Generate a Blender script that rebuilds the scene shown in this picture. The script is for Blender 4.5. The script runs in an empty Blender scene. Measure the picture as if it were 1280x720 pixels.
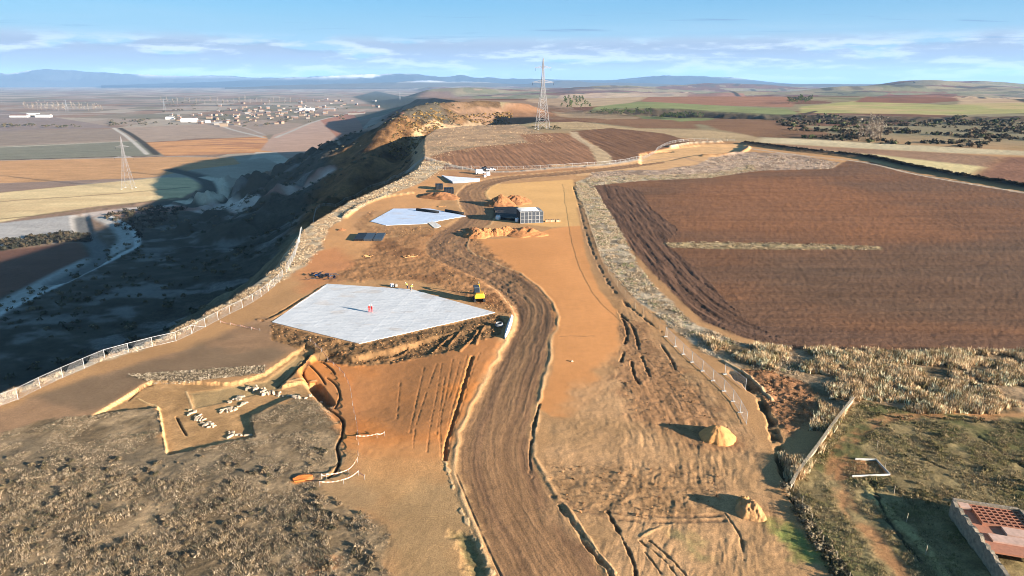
import bpy, math, random
import numpy as np
random.seed(7); RNG = np.random.default_rng(7)
C = bpy.context.scene.collection
S = bpy.context.scene

# ------------------------------------------------------------------ camera
CAMZ = 50.0; PITCH = math.radians(16.77); FPX = 853.3
cam_d = bpy.data.cameras.new('camera'); cam = bpy.data.objects.new('camera', cam_d); C.objects.link(cam)
cam_d.sensor_width = 36; cam_d.lens = 24; cam_d.clip_start = 1.0; cam_d.clip_end = 120000
cam.location = (0, 0, CAMZ); cam.rotation_euler = (math.pi/2 - PITCH, 0, 0)
S.camera = cam
# ------------------------------------------------------------------ light, sky, exposure
SUN_EL = math.radians(12.0)
sdx, sdy = 0.885, -0.466            # horizontal direction towards the sun (from the right, a little behind)
SUNV = np.array([sdx*math.cos(SUN_EL), sdy*math.cos(SUN_EL), math.sin(SUN_EL)])
sl = bpy.data.lights.new('sun', 'SUN'); so = bpy.data.objects.new('sun', sl); C.objects.link(so)
sl.energy = 5.0; sl.angle = math.radians(0.5); sl.color = (1.0, 0.905, 0.79)
from mathutils import Vector
so.rotation_euler = Vector(SUNV).to_track_quat('Z', 'Y').to_euler()
W = bpy.data.worlds.new('World'); S.world = W; W.use_nodes = True; W.cycles.sampling_method = 'MANUAL'; W.cycles.sample_map_resolution = 512
nt = W.node_tree; nt.nodes.clear()
def N(t, **k):
    n = nt.nodes.new(t)
    for a, b in k.items(): setattr(n, a, b)
    return n
def L(a, b): nt.links.new(a, b)
out = N('ShaderNodeOutputWorld'); bg = N('ShaderNodeBackground'); bg.inputs[1].default_value = 0.055
sky = N('ShaderNodeTexSky', sky_type='NISHITA', sun_disc=False, sun_elevation=SUN_EL,
        sun_rotation=math.atan2(sdx, sdy), altitude=800, air_density=1.0, dust_density=0.6, ozone_density=1.6)
tc = N('ShaderNodeTexCoord'); sep = N('ShaderNodeSeparateXYZ'); L(tc.outputs['Generated'], sep.inputs[0])
def M_(op, a, b=None, c=None, clamp=False):
    n = N('ShaderNodeMath', operation=op); n.use_clamp = clamp
    for i, v in enumerate((a, b, c)):
        if v is None: continue
        if isinstance(v, (int, float)): n.inputs[i].default_value = v
        else: L(v, n.inputs[i])
    return n.outputs[0]
# cloud layers: direction projected on a flat cloud deck
zc = M_('MAXIMUM', sep.outputs[2], 0.0)
den = M_('ADD', zc, 0.045)
cx = M_('DIVIDE', sep.outputs[0], den); cy = M_('DIVIDE', sep.outputs[1], den)
cmb = N('ShaderNodeCombineXYZ'); L(cx, cmb.inputs[0]); L(cy, cmb.inputs[1])
def cloud(scale, detail, lo, hi, off, sx=1.0, sy=1.0, rough=0.55):
    mp = N('ShaderNodeMapping'); mp.inputs['Location'].default_value = off; mp.inputs['Scale'].default_value = (sx, sy, 1)
    L(cmb.outputs[0], mp.inputs[0])
    nz = N('ShaderNodeTexNoise'); nz.inputs['Scale'].default_value = scale; nz.inputs['Detail'].default_value = detail
    nz.inputs['Roughness'].default_value = rough; nz.inputs['Distortion'].default_value = 0.3
    L(mp.outputs[0], nz.inputs[0])
    mr = N('ShaderNodeMapRange', interpolation_type='SMOOTHSTEP'); mr.inputs[1].default_value = lo; mr.inputs[2].default_value = hi
    L(nz.outputs[0], mr.inputs[0]); return mr.outputs[0]
cm2 = N('ShaderNodeCombineXYZ'); L(M_('MULTIPLY', sep.outputs[0], 8.5), cm2.inputs[0]); L(M_('MULTIPLY', sep.outputs[1], 8.5), cm2.inputs[1]); L(M_('MULTIPLY', sep.outputs[2], 55.0), cm2.inputs[2])
def puff(scale, lo, hi, off, det=8):
    mp = N('ShaderNodeMapping'); mp.inputs['Location'].default_value = off; L(cm2.outputs[0], mp.inputs[0])
    nz = N('ShaderNodeTexNoise'); nz.inputs['Scale'].default_value = scale; nz.inputs['Detail'].default_value = det; nz.inputs['Roughness'].default_value = 0.62; nz.inputs['Distortion'].default_value = 0.0
    L(mp.outputs[0], nz.inputs[0]); mr = N('ShaderNodeMapRange', interpolation_type='SMOOTHSTEP'); mr.inputs[1].default_value = lo; mr.inputs[2].default_value = hi
    L(nz.outputs[0], mr.inputs[0]); return mr.outputs[0]
def band(lo0, lo1, hi0, hi1):
    a = N('ShaderNodeMapRange', interpolation_type='SMOOTHSTEP'); a.inputs[1].default_value = lo0; a.inputs[2].default_value = lo1; L(sep.outputs[2], a.inputs[0])
    b = N('ShaderNodeMapRange', interpolation_type='SMOOTHSTEP'); b.inputs[1].default_value = hi0; b.inputs[2].default_value = hi1; L(sep.outputs[2], b.inputs[0])
    return M_('MULTIPLY', a.outputs[0], M_('SUBTRACT', 1.0, b.outputs[0]))
def mixc(fac, a, b):
    m = N('ShaderNodeMix', data_type='RGBA'); L(fac, m.inputs[0])
    for s_, v in ((m.inputs[6], a), (m.inputs[7], b)):
        if isinstance(v, tuple): s_.default_value = v
        else: L(v, s_)
    return m.outputs[2]
# low bank of soft cloud above the horizon, brighter tops, thin veil higher up
low = M_('MULTIPLY', puff(0.95, 0.43, 0.53, (3.1, 1.7, 0.15)), band(0.0, 0.006, 0.046, 0.066))
lo2 = M_('MULTIPLY', puff(0.95, 0.36, 0.48, (3.1, 1.7, 0.4)), band(0.0, 0.006, 0.044, 0.064))
veil = M_('MULTIPLY', cloud(0.35, 7, 0.46, 0.80, (0.4, 5.5, 0), 0.7, 1.3), band(0.03, 0.07, 0.6, 0.9))
wisp = M_('MULTIPLY', cloud(0.9, 6, 0.60, 0.70, (11.0, 2.0, 0), 0.55, 2.2), band(0.03, 0.05, 0.075, 0.10))
SKYK = 1.0
tint = N('ShaderNodeMix', data_type='RGBA', blend_type='MULTIPLY'); tint.inputs[0].default_value = 1.0
L(sky.outputs[0], tint.inputs[6]); tint.inputs[7].default_value = (0.50, 0.86, 1.0, 1)
c0 = tint.outputs[2]
CL = 2.85
def cc(r, g, b, k=1.0): return (r*CL*k, g*CL*k, b*CL*k, 1)
hz = band(-1.0, -0.9, 0.0, 0.06)
hg = band(-1.0, -0.9, 0.035, 0.13)
c1 = mixc(M_('MULTIPLY', hg, 0.85), mixc(M_('MULTIPLY', band(-1.0, -0.9, 0.2, 0.5), 0.75), c0, cc(0.20, 0.62, 1.12)), cc(0.58, 0.92, 1.15))
c2 = mixc(M_('MULTIPLY', veil, 0.24), c1, cc(1.0, 1.18, 1.32))
c3 = mixc(M_('MULTIPLY', lo2, 0.85), c2, cc(1.28, 1.36, 1.44))
c4 = mixc(M_('MULTIPLY', low, 0.85), c3, cc(0.48, 0.58, 0.78))
c5 = mixc(M_('MULTIPLY', wisp, 0.7), c4, cc(0.26, 0.44, 0.74))
L(c5, bg.inputs[0]); L(bg.outputs[0], out.inputs[0])
S.view_settings.view_transform = 'Standard'; S.view_settings.look = 'None'; S.view_settings.gamma = 1
S.view_settings.use_curve_mapping = False
S.view_settings.exposure = 2.05
S.cycles.use_adaptive_sampling = False; S.cycles.filter_width = 0.95; S.cycles.sample_clamp_indirect = 3.0; S.cycles.max_bounces = 4; S.cycles.diffuse_bounces = 2; S.cycles.volume_bounces = 0; S.cycles.transparent_max_bounces = 16
try: S.cycles.use_denoising = True; S.cycles.denoiser = 'OPENIMAGEDENOISE'; S.cycles.denoising_input_passes = 'RGB_ALBEDO_NORMAL'; S.cycles.denoising_prefilter = 'ACCURATE'
except Exception: pass

# ------------------------------------------------------------------ numeric helpers
def _h(ix, iy, s):
    n = (ix.astype(np.int64)*374761393 + iy.astype(np.int64)*668265263 + s*974634777) & 0xffffffff
    n = ((n ^ (n >> 13))*1274126177) & 0xffffffff
    n = n ^ (n >> 16)
    return (n & 0xffff).astype(np.float32)/65535.0
def vn(x, y, s=0):
    xf = np.floor(x); yf = np.floor(y); fx = (x-xf).astype(np.float32); fy = (y-yf).astype(np.float32)
    ix = xf.astype(np.int64); iy = yf.astype(np.int64)
    fx = fx*fx*(3-2*fx); fy = fy*fy*(3-2*fy)
    a = _h(ix, iy, s); b = _h(ix+1, iy, s); c = _h(ix, iy+1, s); d = _h(ix+1, iy+1, s)
    return (a+(b-a)*fx)+((c+(d-c)*fx)-(a+(b-a)*fx))*fy      # 0..1
def fbm(x, y, o=4, s=0, g=0.5):
    r = 0; a = 1; t = 0
    for k in range(o):
        r = r + a*(vn(x, y, s+k*17)-0.5)*2; t += a; a *= g
        x, y = 1.93*x+0.6*y+5.3, 1.93*y-0.6*x+9.1
    return r/t*1.4                                       # about -1..1
def ss(a, b, x):
    t = np.clip((x-a)/(b-a), 0, 1); return t*t*(3-2*t)
def seg_d(X, Y, P, closed=False, uv=False):
    """distance to a polyline; with uv the along and signed across coordinates too"""
    P = np.asarray(P, float); n = len(P); best = np.full(X.shape, 1e18); U = np.zeros(X.shape); V = np.zeros(X.shape); acc = 0
    for i in range(n if closed else n-1):
        a = P[i]; b = P[(i+1) % n]; d = b-a; l2 = float(d@d)+1e-9; l = math.sqrt(l2)
        t = np.clip(((X-a[0])*d[0]+(Y-a[1])*d[1])/l2, 0, 1)
        q = (X-a[0]-t*d[0])**2+(Y-a[1]-t*d[1])**2
        m = q < best
        best = np.where(m, q, best)
        if uv:
            U = np.where(m, acc+t*l, U); V = np.where(m, np.sign(d[0]*(Y-a[1])-d[1]*(X-a[0]))*np.sqrt(q), V)
        acc += l
    return (np.sqrt(best), U, V) if uv else np.sqrt(best)
def inside(X, Y, P):
    r = np.zeros(X.shape, bool); n = len(P)
    for i in range(n):
        x0, y0 = P[i]; x1, y1 = P[(i+1) % n]
        if y0 == y1: continue
        c = ((y0 > Y) != (y1 > Y)) & (X < (x1-x0)*(Y-y0)/(y1-y0)+x0)
        r ^= c
    return r
def smooth_line(P, step=None, n=6):
    P = [np.array(p, float) for p in P]; o = []
    Q = [2*P[0]-P[1]]+P+[2*P[-1]-P[-2]]
    for i in range(1, len(Q)-2):
        for k in range(n):
            t = k/n; a, b, c, d = Q[i-1], Q[i], Q[i+1], Q[i+2]
            o.append(0.5*((2*b)+(-a+c)*t+(2*a-5*b+4*c-d)*t*t+(-a+3*b-3*c+d)*t**3))
    o.append(P[-1]); return np.array(o)

# ------------------------------------------------------------------ the large shape of the land
RIM = [(-110,-300),(-95,0),(-88,80),(-85,106),(-79,118),(-72,130),(-67,156),(-66,190),(-74,240),(-71,300),(-60,352),(-54,400),(-57,450),
       (-66,520),(-72,580),(-70,640),(-40,680),(10,700),(40,760),(20,860),(-20,950),(-50,1100),(-100,1500),(-270,2000),(-300,2600),(-200,3200),(-600,4500),(-400,7000),(-1500,12000),(-3000,30000)]
RIMPOLY = RIM+[(90000,30000),(90000,-300)]
SPUR = [(-140,430,-46),(-130,500,-30),(-122,580,-9),(-118,650,8),(-116,730,18),(-112,830,24),(-88,930,25),(-40,1000,25),(20,1045,20)]
YZ = np.array([-500,0,300,620,800,950,1150,1400,1750,2300,3200,5000,8000,20000,45000.])
ZZ = np.array([0,0,0,8,9,3,2,8,14,0,-25,-34,-40,-40,-40.])
RAV = [(230,1090),(330,985),(420,930),(540,880),(700,850),(900,800),(1200,700)]
def H0(X, Y):
    X = np.asarray(X, float); Y = np.asarray(Y, float); R = np.hypot(X, Y)
    inn = inside(X, Y, RIMPOLY); d = np.where(inn, 1, -1)*seg_d(X, Y, RIM)
    rough = fbm(X/38, Y/38, 3, 3)
    d2 = d + np.where(d < 0, 1, 0)*rough*np.clip(-d/6, 0, 9)
    base = np.interp(Y+0.15*X, YZ, ZZ)
    far = ss(1500, 4000, R)
    n1 = fbm(X/420+3, Y/420, 3, 11); n2 = fbm(X/1900+8, Y/1500, 3, 23)
    pl = base + 3.0*ss(330, 700, R)*n1 + far*(12*n1+26*n2)
    # hills of the right-hand side
    for hx, hy, hz_, rx, ry in ((1500,2650,30,420,220),(3000,5200,90,520,400),(3400,3300,34,1100,500),(900,6000,60,700,260),(2300,8200,85,900,320),(4300,7000,95,900,400),(-300,5200,40,600,300),(2200,4300,45,700,200),(1700,7500,50,1500,300),(900,1900,8,500,200)):
        pl = pl + hz_*np.exp(-((X-hx)/rx)**2-((Y-hy)/ry)**2)
    dr = seg_d(X, Y, RAV)
    pl = pl - 21*(1-ss(12, 95, dr+10*rough))
    pl = pl + 2.2*(1-ss(0, 40, np.abs(dr-120)))*ss(600, 800, Y)
    vz = -67 + 1.2*fbm(X/200, Y/200, 2, 31)*ss(-60, -200, d) - far*n2*3
    s = np.clip(-d2/118, 0, 1); prof = s*(1.75-0.75*s)
    prof = prof + 0.06*(1-ss(0, 16, np.abs(d2+48)))*-1.0*(Y < 330)
    wide = ss(1200, 3000, R)
    s2 = np.clip(-d/(118+220*wide), 0, 1)
    z = np.where(d < 0, pl+(vz-pl)*(prof*(1-wide)+wide*s2*s2*(3-2*s2)), pl)
    # the outer badland spur: a ridge from the polyline with falling flanks
    m = (X > -420) & (X < 420) & (Y > 330) & (Y < 1400)
    if m.any():
        x = X[m]; y = Y[m]; best = np.full(x.shape, -1e9)
        gul = np.abs(fbm(x/34, y/34, 4, 41)); g2 = np.abs(fbm(x/90, y/60, 3, 45))
        for (ax, ay, az), (bx, by, bz) in zip(SPUR[:-1], SPUR[1:]):
            dx, dy = bx-ax, by-ay; l2 = dx*dx+dy*dy
            t = np.clip(((x-ax)*dx+(y-ay)*dy)/l2, 0, 1)
            q = np.hypot(x-ax-t*dx, y-ay-t*dy)
            hh = az+(bz-az)*t - 0.50*np.maximum(q-6, 0)*(1-0.35*gul) - 5.0*g2*np.clip(q/14, 0, 2) - 2.5*gul*np.clip(q/8, 0, 1.5)
            best = np.maximum(best, hh)
        zz = z[m]; k = 5.0
        z = z.copy(); dlt = best-zz
        z[m] = zz + k*np.logaddexp(0, np.clip(dlt/k, -40, 40)) - k*0.0
        near0 = dlt/k < -4
        z[m] = np.where(near0, zz, z[m])
    return z
_T = 25*np.exp(np.linspace(0, math.log(30000/25), 1500))
def rays(px):
    px = np.asarray(px, float); a = (px[:, 0]-640)/FPX; b = (360-px[:, 1])/FPX
    d = np.stack([a, math.cos(PITCH)+b*math.sin(PITCH), -math.sin(PITCH)+b*math.cos(PITCH)], 1)
    return d/np.hypot(d[:, 0], d[:, 1])[:, None]
def G(px, single=False):
    """where the line of sight through these picture points meets the land: world x, y"""
    if single: px = [px]
    d = rays(px)
    x = d[:, :1]*_T; y = d[:, 1:2]*_T; g = (CAMZ+d[:, 2:3]*_T)-H0(x, y)
    below = g < 0; i = np.where(below.any(1), below.argmax(1), len(_T)-1); i = np.maximum(i, 1)
    r = np.arange(len(i)); g0 = g[r, i-1]; g1 = g[r, i]; f = np.clip(g0/(g0-g1+1e-9), 0, 1)
    t = _T[i-1]+(_T[i]-_T[i-1])*f
    o = np.stack([d[:, 0]*t, d[:, 1]*t], 1)
    return o[0] if single else o

# ------------------------------------------------------------------ the ground: one fan-shaped sheet, finer near the building site
ra = 1/np.linspace(1/31.0, 1/262.0, 1120)
rb = 262*np.exp(np.linspace(0, math.log(42000/262), 880))[1:]
RR = np.concatenate([ra, rb]); AZ = np.radians(np.linspace(-51, 51, 1300))
NR, NA = len(RR), len(AZ)
X = (RR[:, None]*np.sin(AZ)[None]); Y = (RR[:, None]*np.cos(AZ)[None])
Z = H0(X.ravel(), Y.ravel()).reshape(X.shape)
DZ = np.zeros_like(Z); COL = np.zeros(X.shape+(3,), np.float32); RG = np.full(X.shape, 0.02); ZN = np.zeros(X.shape, np.int16)
RIMD = np.where(inside(X, Y, RIMPOLY), 1, -1)*seg_d(X, Y, RIM)
R_ = np.hypot(X, Y)
K = np.array([1.20, 1.20, 1.22])
def lin(c):
    c = np.asarray(c, float)/255; return np.where(c <= 0.04045, c/12.92, ((c+0.055)/1.055)**2.4)
def alb(r, g, b): return np.clip(lin((r, g, b))/K, 0.004, 0.85)
ZONES = ['ground']; ZMAT = ['soil']
def zone(name, mat):
    ZONES.append(name); ZMAT.append(mat); return len(ZONES)-1
# --- base colours by lie of the land
na = fbm(X/60, Y/60, 4, 51)[..., None]; nb_ = fbm(X/7, Y/7, 4, 52)[..., None]
base = alb(186, 140, 94)*(1+0.10*na+0.12*nb_)
COL[:] = base
farm = ss(500, 700, R_)[..., None]
qn = vn(X/260+40+0.35*fbm(X/500, Y/500, 2, 55), Y/210+13, 56); qn2 = vn(X/700+4, Y/420+1, 57)
pal = np.array([alb(128, 104, 86), alb(150, 122, 98), alb(118, 84, 64), alb(142, 128, 98), alb(122, 116, 84), alb(160, 136, 108)])
qi = np.floor((qn*2.5+qn2*3.5)).astype(int) % 6
COL = COL*(1-farm)+(pal[qi]*(1+0.12*nb_))*farm
# valley floor
zv = zone('valley_floor', 'fieldsoil'); zs = zone('valley_slope', 'scrubsoil'); zf = zone('terrain', 'fieldsoil')
ZN[(R_ > 640)] = zf
inv = ss(-70, -125, RIMD)[..., None]
va = np.floor(X/170+Y/900*0.7+0.4*fbm(X/900, Y/900, 2, 61)); vb = np.floor(Y/340+0.25*X/340)
hv = _h(va, vb, 5)
vp = np.array([alb(150, 130, 118), alb(138, 122, 106), alb(160, 140, 126), alb(128, 118, 100), alb(146, 118, 100), alb(166, 150, 136)])
vc = vp[(hv*5.99).astype(int)]*np.array([1.14, 1.12, 1.02])*(0.92+0.10*na+0.05*nb_)
COL = COL*(1-inv)+vc*inv
ZN[(RIMD < -100)] = zv
sl_ = (ss(1.5, -8, RIMD)*ss(-150, -95, RIMD)*(1-ss(1400, 2200, R_)))[..., None]
sn = fbm(X/9, Y/9, 4, 63)[..., None]; sn2 = fbm(X/30, Y/30, 3, 64)[..., None]
sc = alb(116, 104, 82)*(1+0.35*sn)+np.clip(sn2, 0, 1)*alb(150, 130, 95)*0.35
COL = COL*(1-sl_)+sc*sl_
ZN[(RIMD < -1.0) & (RIMD > -125) & (R_ < 1400)] = zs
# outer badlands: ochre clay on steep faces, straw and scrub on the tops
bl = ((X > -260) & (X < 330) & (Y > 440) & (Y < 1300) & (RIMD < 14))
bd = seg_d(X, Y, [p[:2] for p in SPUR]); bw = (bl*(1-ss(45, 90, bd)))[..., None]
bn = fbm(X/14, Y/14, 4, 66)[..., None]
bc = alb(134, 98, 64)*(0.95+0.35*bn)*(1-0.45*ss(0.1, 0.7, sn2)) 
bc = bc*(1-0.5*ss(0.0, 0.6, fbm(X/9, Y/12, 4, 67))[..., None])
brn = ss(800, 900, Y)[..., None]
bc = bc*(1-brn)+alb(104, 82, 60)*(1+0.4*bn)*brn
COL = COL*(1-bw)+bc*bw
ZN[(bw[..., 0] > 0.5)] = zs
# foot of the valley side: dark scrub and frost-grey clearings
ft = (ss(-80, -100, RIMD)*ss(-330, -215, RIMD+0.0*Y)*ss(1350, 900, Y))[..., None]
fn = fbm(X/26, Y/20, 4, 68)[..., None]; fn2 = fbm(X/11, Y/7, 4, 69)[..., None]
fk = ss(0.1, 0.9, fn+0.7*fn2)*0.33*ss(820, 640, Y)[..., None]; fc = alb(88, 80, 68)*(1+0.3*fn2)*(1-fk)+alb(176, 168, 162)*fk
COL = COL*(1-ft)+fc*ft
RG = np.where(RIMD < -3, 0.25, RG)

def view(P, m):
    x0, y0 = P.min(0)-m; x1, y1 = P.max(0)+m
    return (X > x0) & (X < x1) & (Y > y0) & (Y < y1)
def paint(px, col=None, soft=0.4, wob=0.0, ws=3.0, nz=0.1, nscale=4.0, z=None, dz=0.0, dsoft=None, rough=None, world=None, amt=1.0, seed=1, ny=1.0, alt=None, acc=None):
    P = np.asarray(world, float) if world is not None else G(px)
    mg = soft*2+wob*2+1
    m = view(P, mg)
    if not m.any(): return P
    x = X[m]; y = Y[m]
    sd = np.where(inside(x, y, P), 1, -1)*seg_d(x, y, P, True)
    if wob: sd = sd+wob*fbm(x/ws, y/ws, 4, seed+80)
    w = ss(-soft, soft, sd)*amt
    if acc is not None: w = w*acc(x, y)
    if col is not None:
        n = fbm(x/nscale, y/(nscale*ny), 4, seed+5)[:, None]
        c = alb(*col)*(1+nz*n*1.6)
        if alt is not None:
            k = ss(-0.15, 0.45, fbm(x/(nscale*3.3), y/(nscale*3.3*ny), 4, seed+9))[:, None]
            c = c*(1-k)+alb(*alt)*(1+nz*n)*k
        COL[m] = COL[m]*(1-w[:, None])+c*w[:, None]
    if rough is not None: RG[m] = RG[m]*(1-w)+rough*w
    if dz:
        ds = soft if dsoft is None else dsoft
        DZ[m] += dz*ss(-ds, ds, sd)
    if z is not None:
        q = ZN[m]; q[w > 0.5] = z; ZN[m] = q
    return P
def line(px, w, dz=0.0, col=None, soft=None, world=None, sm=True, rough=None, z=None, brk=0.0, seed=1, jit=0.0, amt=1.0):
    """a ditch (dz<0), berm (dz>0) or track along a line; w half width in metres"""
    P = np.asarray(world, float) if world is not None else G(px)
    if sm and len(P) > 2: P = smooth_line(P)
    if dz and w < 0.6: w *= 0.62; dz *= 0.6
    soft = w*0.5 if soft is None else soft
    m = view(P, w+soft+jit*2+0.5)
    if not m.any(): return P
    x = X[m]; y = Y[m]; d = seg_d(x, y, P)
    if jit: d = d+jit*fbm(x/(3*w+0.5), y/(3*w+0.5), 3, seed+33)
    k = 1-ss(w-soft, w+soft, d)
    if brk: k = k*ss(-brk, 1-brk, fbm(x/2.2, y/2.2, 3, seed+44)+0.5)
    k = k*amt
    if dz: DZ[m] += dz*k
    if col is not None: COL[m] = COL[m]*(1-k[:, None])+alb(*col)*(1+0.12*fbm(x/1.5, y/1.5, 3, seed)[:, None])*k[:, None]
    if rough is not None: RG[m] = RG[m]*(1-k)+rough*k
    if z is not None:
        q = ZN[m]; q[k > 0.5] = z; ZN[m] = q
    return P

# --- valley fields
def field(px, col, soft=3, name='field', mat='fieldsoil', **k):
    return paint(px, col, soft=soft, z=zone(name, mat), nscale=k.pop('nscale', 25), nz=k.pop('nz', 0.08), rough=k.pop('rough', 0.05), **k)
field([(-150,140),(0,137),(90,150),(150,160),(0,164),(-150,166)], (146,126,114), ny=0.3)
field([(-150,166),(0,164),(148,161),(170,174),(0,182),(-150,186)], (150,130,112), ny=0.3)
field([(-150,188),(0,183),(172,176),(204,194),(0,200),(-150,206)], (132,126,106), ny=0.3)
line([(-150,190),(0,184),(172,176)], 8, col=(178,164,144))
line([(-150,200),(0,193),(196,186)], 5, col=(120,118,98))
field([(150,160),(262,155),(292,170),(180,177)], (168,144,124), ny=0.3)
field([(180,178),(332,170),(345,190),(206,195)], (204,148,98), ny=0.3, alt=(180,128,90))
line([(182,178),(330,171)], 5, col=(120,88,66)); line([(192,184),(330,179)], 3, col=(150,112,80))
field([(-200,210),(0,201),(205,196),(292,197),(300,205),(240,212),(190,222),(0,229),(-200,240)], (196,148,102), ny=0.3)
line([(-200,206),(0,200),(140,196),(206,195)], 6, col=(96,80,64))
field([(-200,240),(0,229),(190,222),(215,219),(0,240),(-200,252)], (152,126,108), ny=0.3)
field([(-200,254),(0,241),(200,222),(235,222),(256,232),(228,247),(120,258),(50,268),(0,278),(-200,300)], (224,194,144), ny=0.3, alt=(214,182,134))
line([(-200,268),(0,252),(120,244),(236,234)], 2.5, col=(160,134,96)); line([(-200,290),(0,274),(105,262),(220,247)], 2.5, col=(140,118,84))
field([(-250,300),(0,279),(98,268),(104,300),(0,311),(-250,335)], (176,168,160), ny=0.3)
field([(-300,350),(0,314),(98,303),(112,318),(70,342),(0,372),(-300,450)], (118,84,68), ny=0.5)
field([(345,166),(402,150),(482,152),(470,160),(420,176),(345,190),(325,188)], (180,148,128), ny=0.3)
field([(400,150),(440,140),(505,143),(482,152)], (168,118,94), ny=0.3)
field([(320,190),(345,190),(420,177),(425,181),(330,197),(310,200)], (196,178,156), ny=0.3)
field([(262,155),(330,150),(380,155),(345,168),(292,170)], (160,138,120), ny=0.3)
paint([(520,117),(562,114),(590,120),(570,130),(525,130)], (140,112,92), soft=30)
paint([(440,121),(470,114),(522,116),(520,128),(470,133)], (84,84,70), soft=30)
# frosty strip, river bend, tracks
field([(100,267),(200,255),(300,243),(345,232),(420,205),(420,212),(330,246),(230,262),(110,272)], (198,180,166), nscale=12, nz=0.2, wob=3, ws=14, alt=(160,120,104), name='frosty_meadow')
zw = zone('river', 'fieldsoil')
line([(212,211),(246,219),(262,229),(250,241),(226,250),(190,256)], 11, col=(84,80,70), dz=-1.5, z=zw)
zt = zone('valley_road', 'fieldsoil')
line([(225,250),(262,243),(279,234),(274,226),(255,220)], 6, col=(206,190,166), z=zt)
line([(-150,455),(-60,420),(20,374),(90,336),(140,314),(160,300),(150,284),(128,272)], 7, col=(178,170,160), z=zt)
line([(-150,470),(20,382),(95,346),(152,318),(172,302),(162,284),(138,270)], 2.2, col=(205,200,192))
line([(100,270),(106,292),(122,308),(120,326),(70,352)], 6, col=(120,116,110), dz=-2)
line([(0,312),(50,303),(100,299)], 6, col=(60,56,44))
line([(150,160),(170,172),(196,193)], 6, col=(74,66,54)); line([(142,160),(160,172),(184,193)], 4, col=(196,184,168), z=zt)
line([(255,150),(290,162),(330,172)], 5, col=(184,172,158), z=zt)
line([(330,168),(300,158),(255,152)], 4, col=(176,160,146)); line([(345,172),(400,150),(455,138)], 5, col=(182,170,156), z=zt)
for i in range(22):
    y_ = 112+i*1.6+random.random(); x_ = random.uniform(-150, 380); l_ = random.uniform(60, 220)
    line([(x_, y_), (x_+l_, y_-random.uniform(-0.5, 1.5))], 10+60*(1-i/22), col=random.choice([(104,98,84),(128,116,100),(92,90,80),(176,160,146)]), amt=0.8)

# --- far plateau
B = dict(nscale=30, ny=0.5)
def pf(px, col, soft=5, name='field', **k): return paint(px, col, soft=soft, z=zone(name, 'fieldsoil'), nscale=30, ny=0.5, nz=k.pop('nz', 0.1), rough=0.06, **k)
pf([(560,135),(640,130),(690,134),(760,142),(700,150),(600,152)], (140,110,86), wob=6, ws=30)
pf([(628,138),(648,131),(690,136),(780,147),(868,152),(872,161),(800,160),(720,150),(655,148)], (134,100,74), wob=4, ws=30)
pf([(655,126),(700,119),(760,116),(860,115),(870,119),(800,126),(745,133),(700,134)], (178,148,118), wob=6, ws=50)
pf([(700,124),(760,116),(850,118),(780,132),(720,134)], (186,158,126), wob=4, ws=50)
pf([(800,127),(860,118),(930,117),(998,125),(990,134),(880,131)], (156,112,88), wob=4, ws=50)
pf([(742,134),(800,127),(880,131),(985,136),(1000,141),(955,151),(850,152),(800,146),(735,141)], (134,136,88), wob=4, ws=50)
pf([(690,139),(735,141),(800,147),(760,150),(700,146)], (160,134,104), wob=4, ws=30)
pf([(652,156),(720,152),(800,161),(872,162),(960,172),(1040,178),(1040,184),(940,178),(850,172),(760,163),(690,160)], (182,154,116), wob=3, ws=20)
pf([(868,153),(915,148),(1000,155),(1042,168),(1030,173),(950,172),(900,162)], (132,98,72), wob=3, ws=30)
pf([(1000,133),(1075,126),(1180,131),(1290,127),(1400,126),(1400,144),(1280,141),(1180,144),(1100,142),(1000,141)], (164,156,98), wob=5, ws=60, alt=(184,160,112))
pf([(1068,128),(1110,116),(1195,117),(1222,124),(1160,129)], (136,92,70), wob=5, ws=60)
pf([(1190,122),(1290,121),(1400,124),(1400,128),(1290,128),(1200,130)], (186,156,122), wob=5, ws=60)
pf([(950,171),(1080,178),(1280,189),(1420,192),(1420,197),(1275,194),(1180,191),(1080,186),(950,178)], (198,178,142), wob=2, ws=20)
pf([(950,179),(1080,186),(1180,191),(1255,196),(1235,209),(1150,203),(1050,190),(960,184)], (154,120,94), wob=2, ws=20, alt=(140,112,92))
pf([(1040,189),(1100,194),(1232,209),(1210,223),(1150,214)], (206,184,134), wob=2, ws=20)
pf([(1255,196),(1420,200),(1420,262),(1280,237),(1212,223),(1235,209)], (142,102,80), wob=2, ws=20)
line([(860,117),(920,117),(1000,124)], 14, col=(70,62,50)); line([(1180,120),(1225,121),(1290,128)], 14, col=(70,66,54))
line([(985,145),(1020,139),(940,149)], 3, col=(80,66,52))
rv = ((1-ss(90, 150, seg_d(X, Y, RAV)))*(R_ > 500))[..., None]
rn = fbm(X/18, Y/18, 4, 71)[..., None]
COL = COL*(1-rv)+(alb(86, 74, 58)*(1+0.3*rn)+np.clip(rn, 0, 1)*alb(150, 130, 102)*0.4)*rv
ZN[rv[..., 0] > 0.5] = zf

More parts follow.
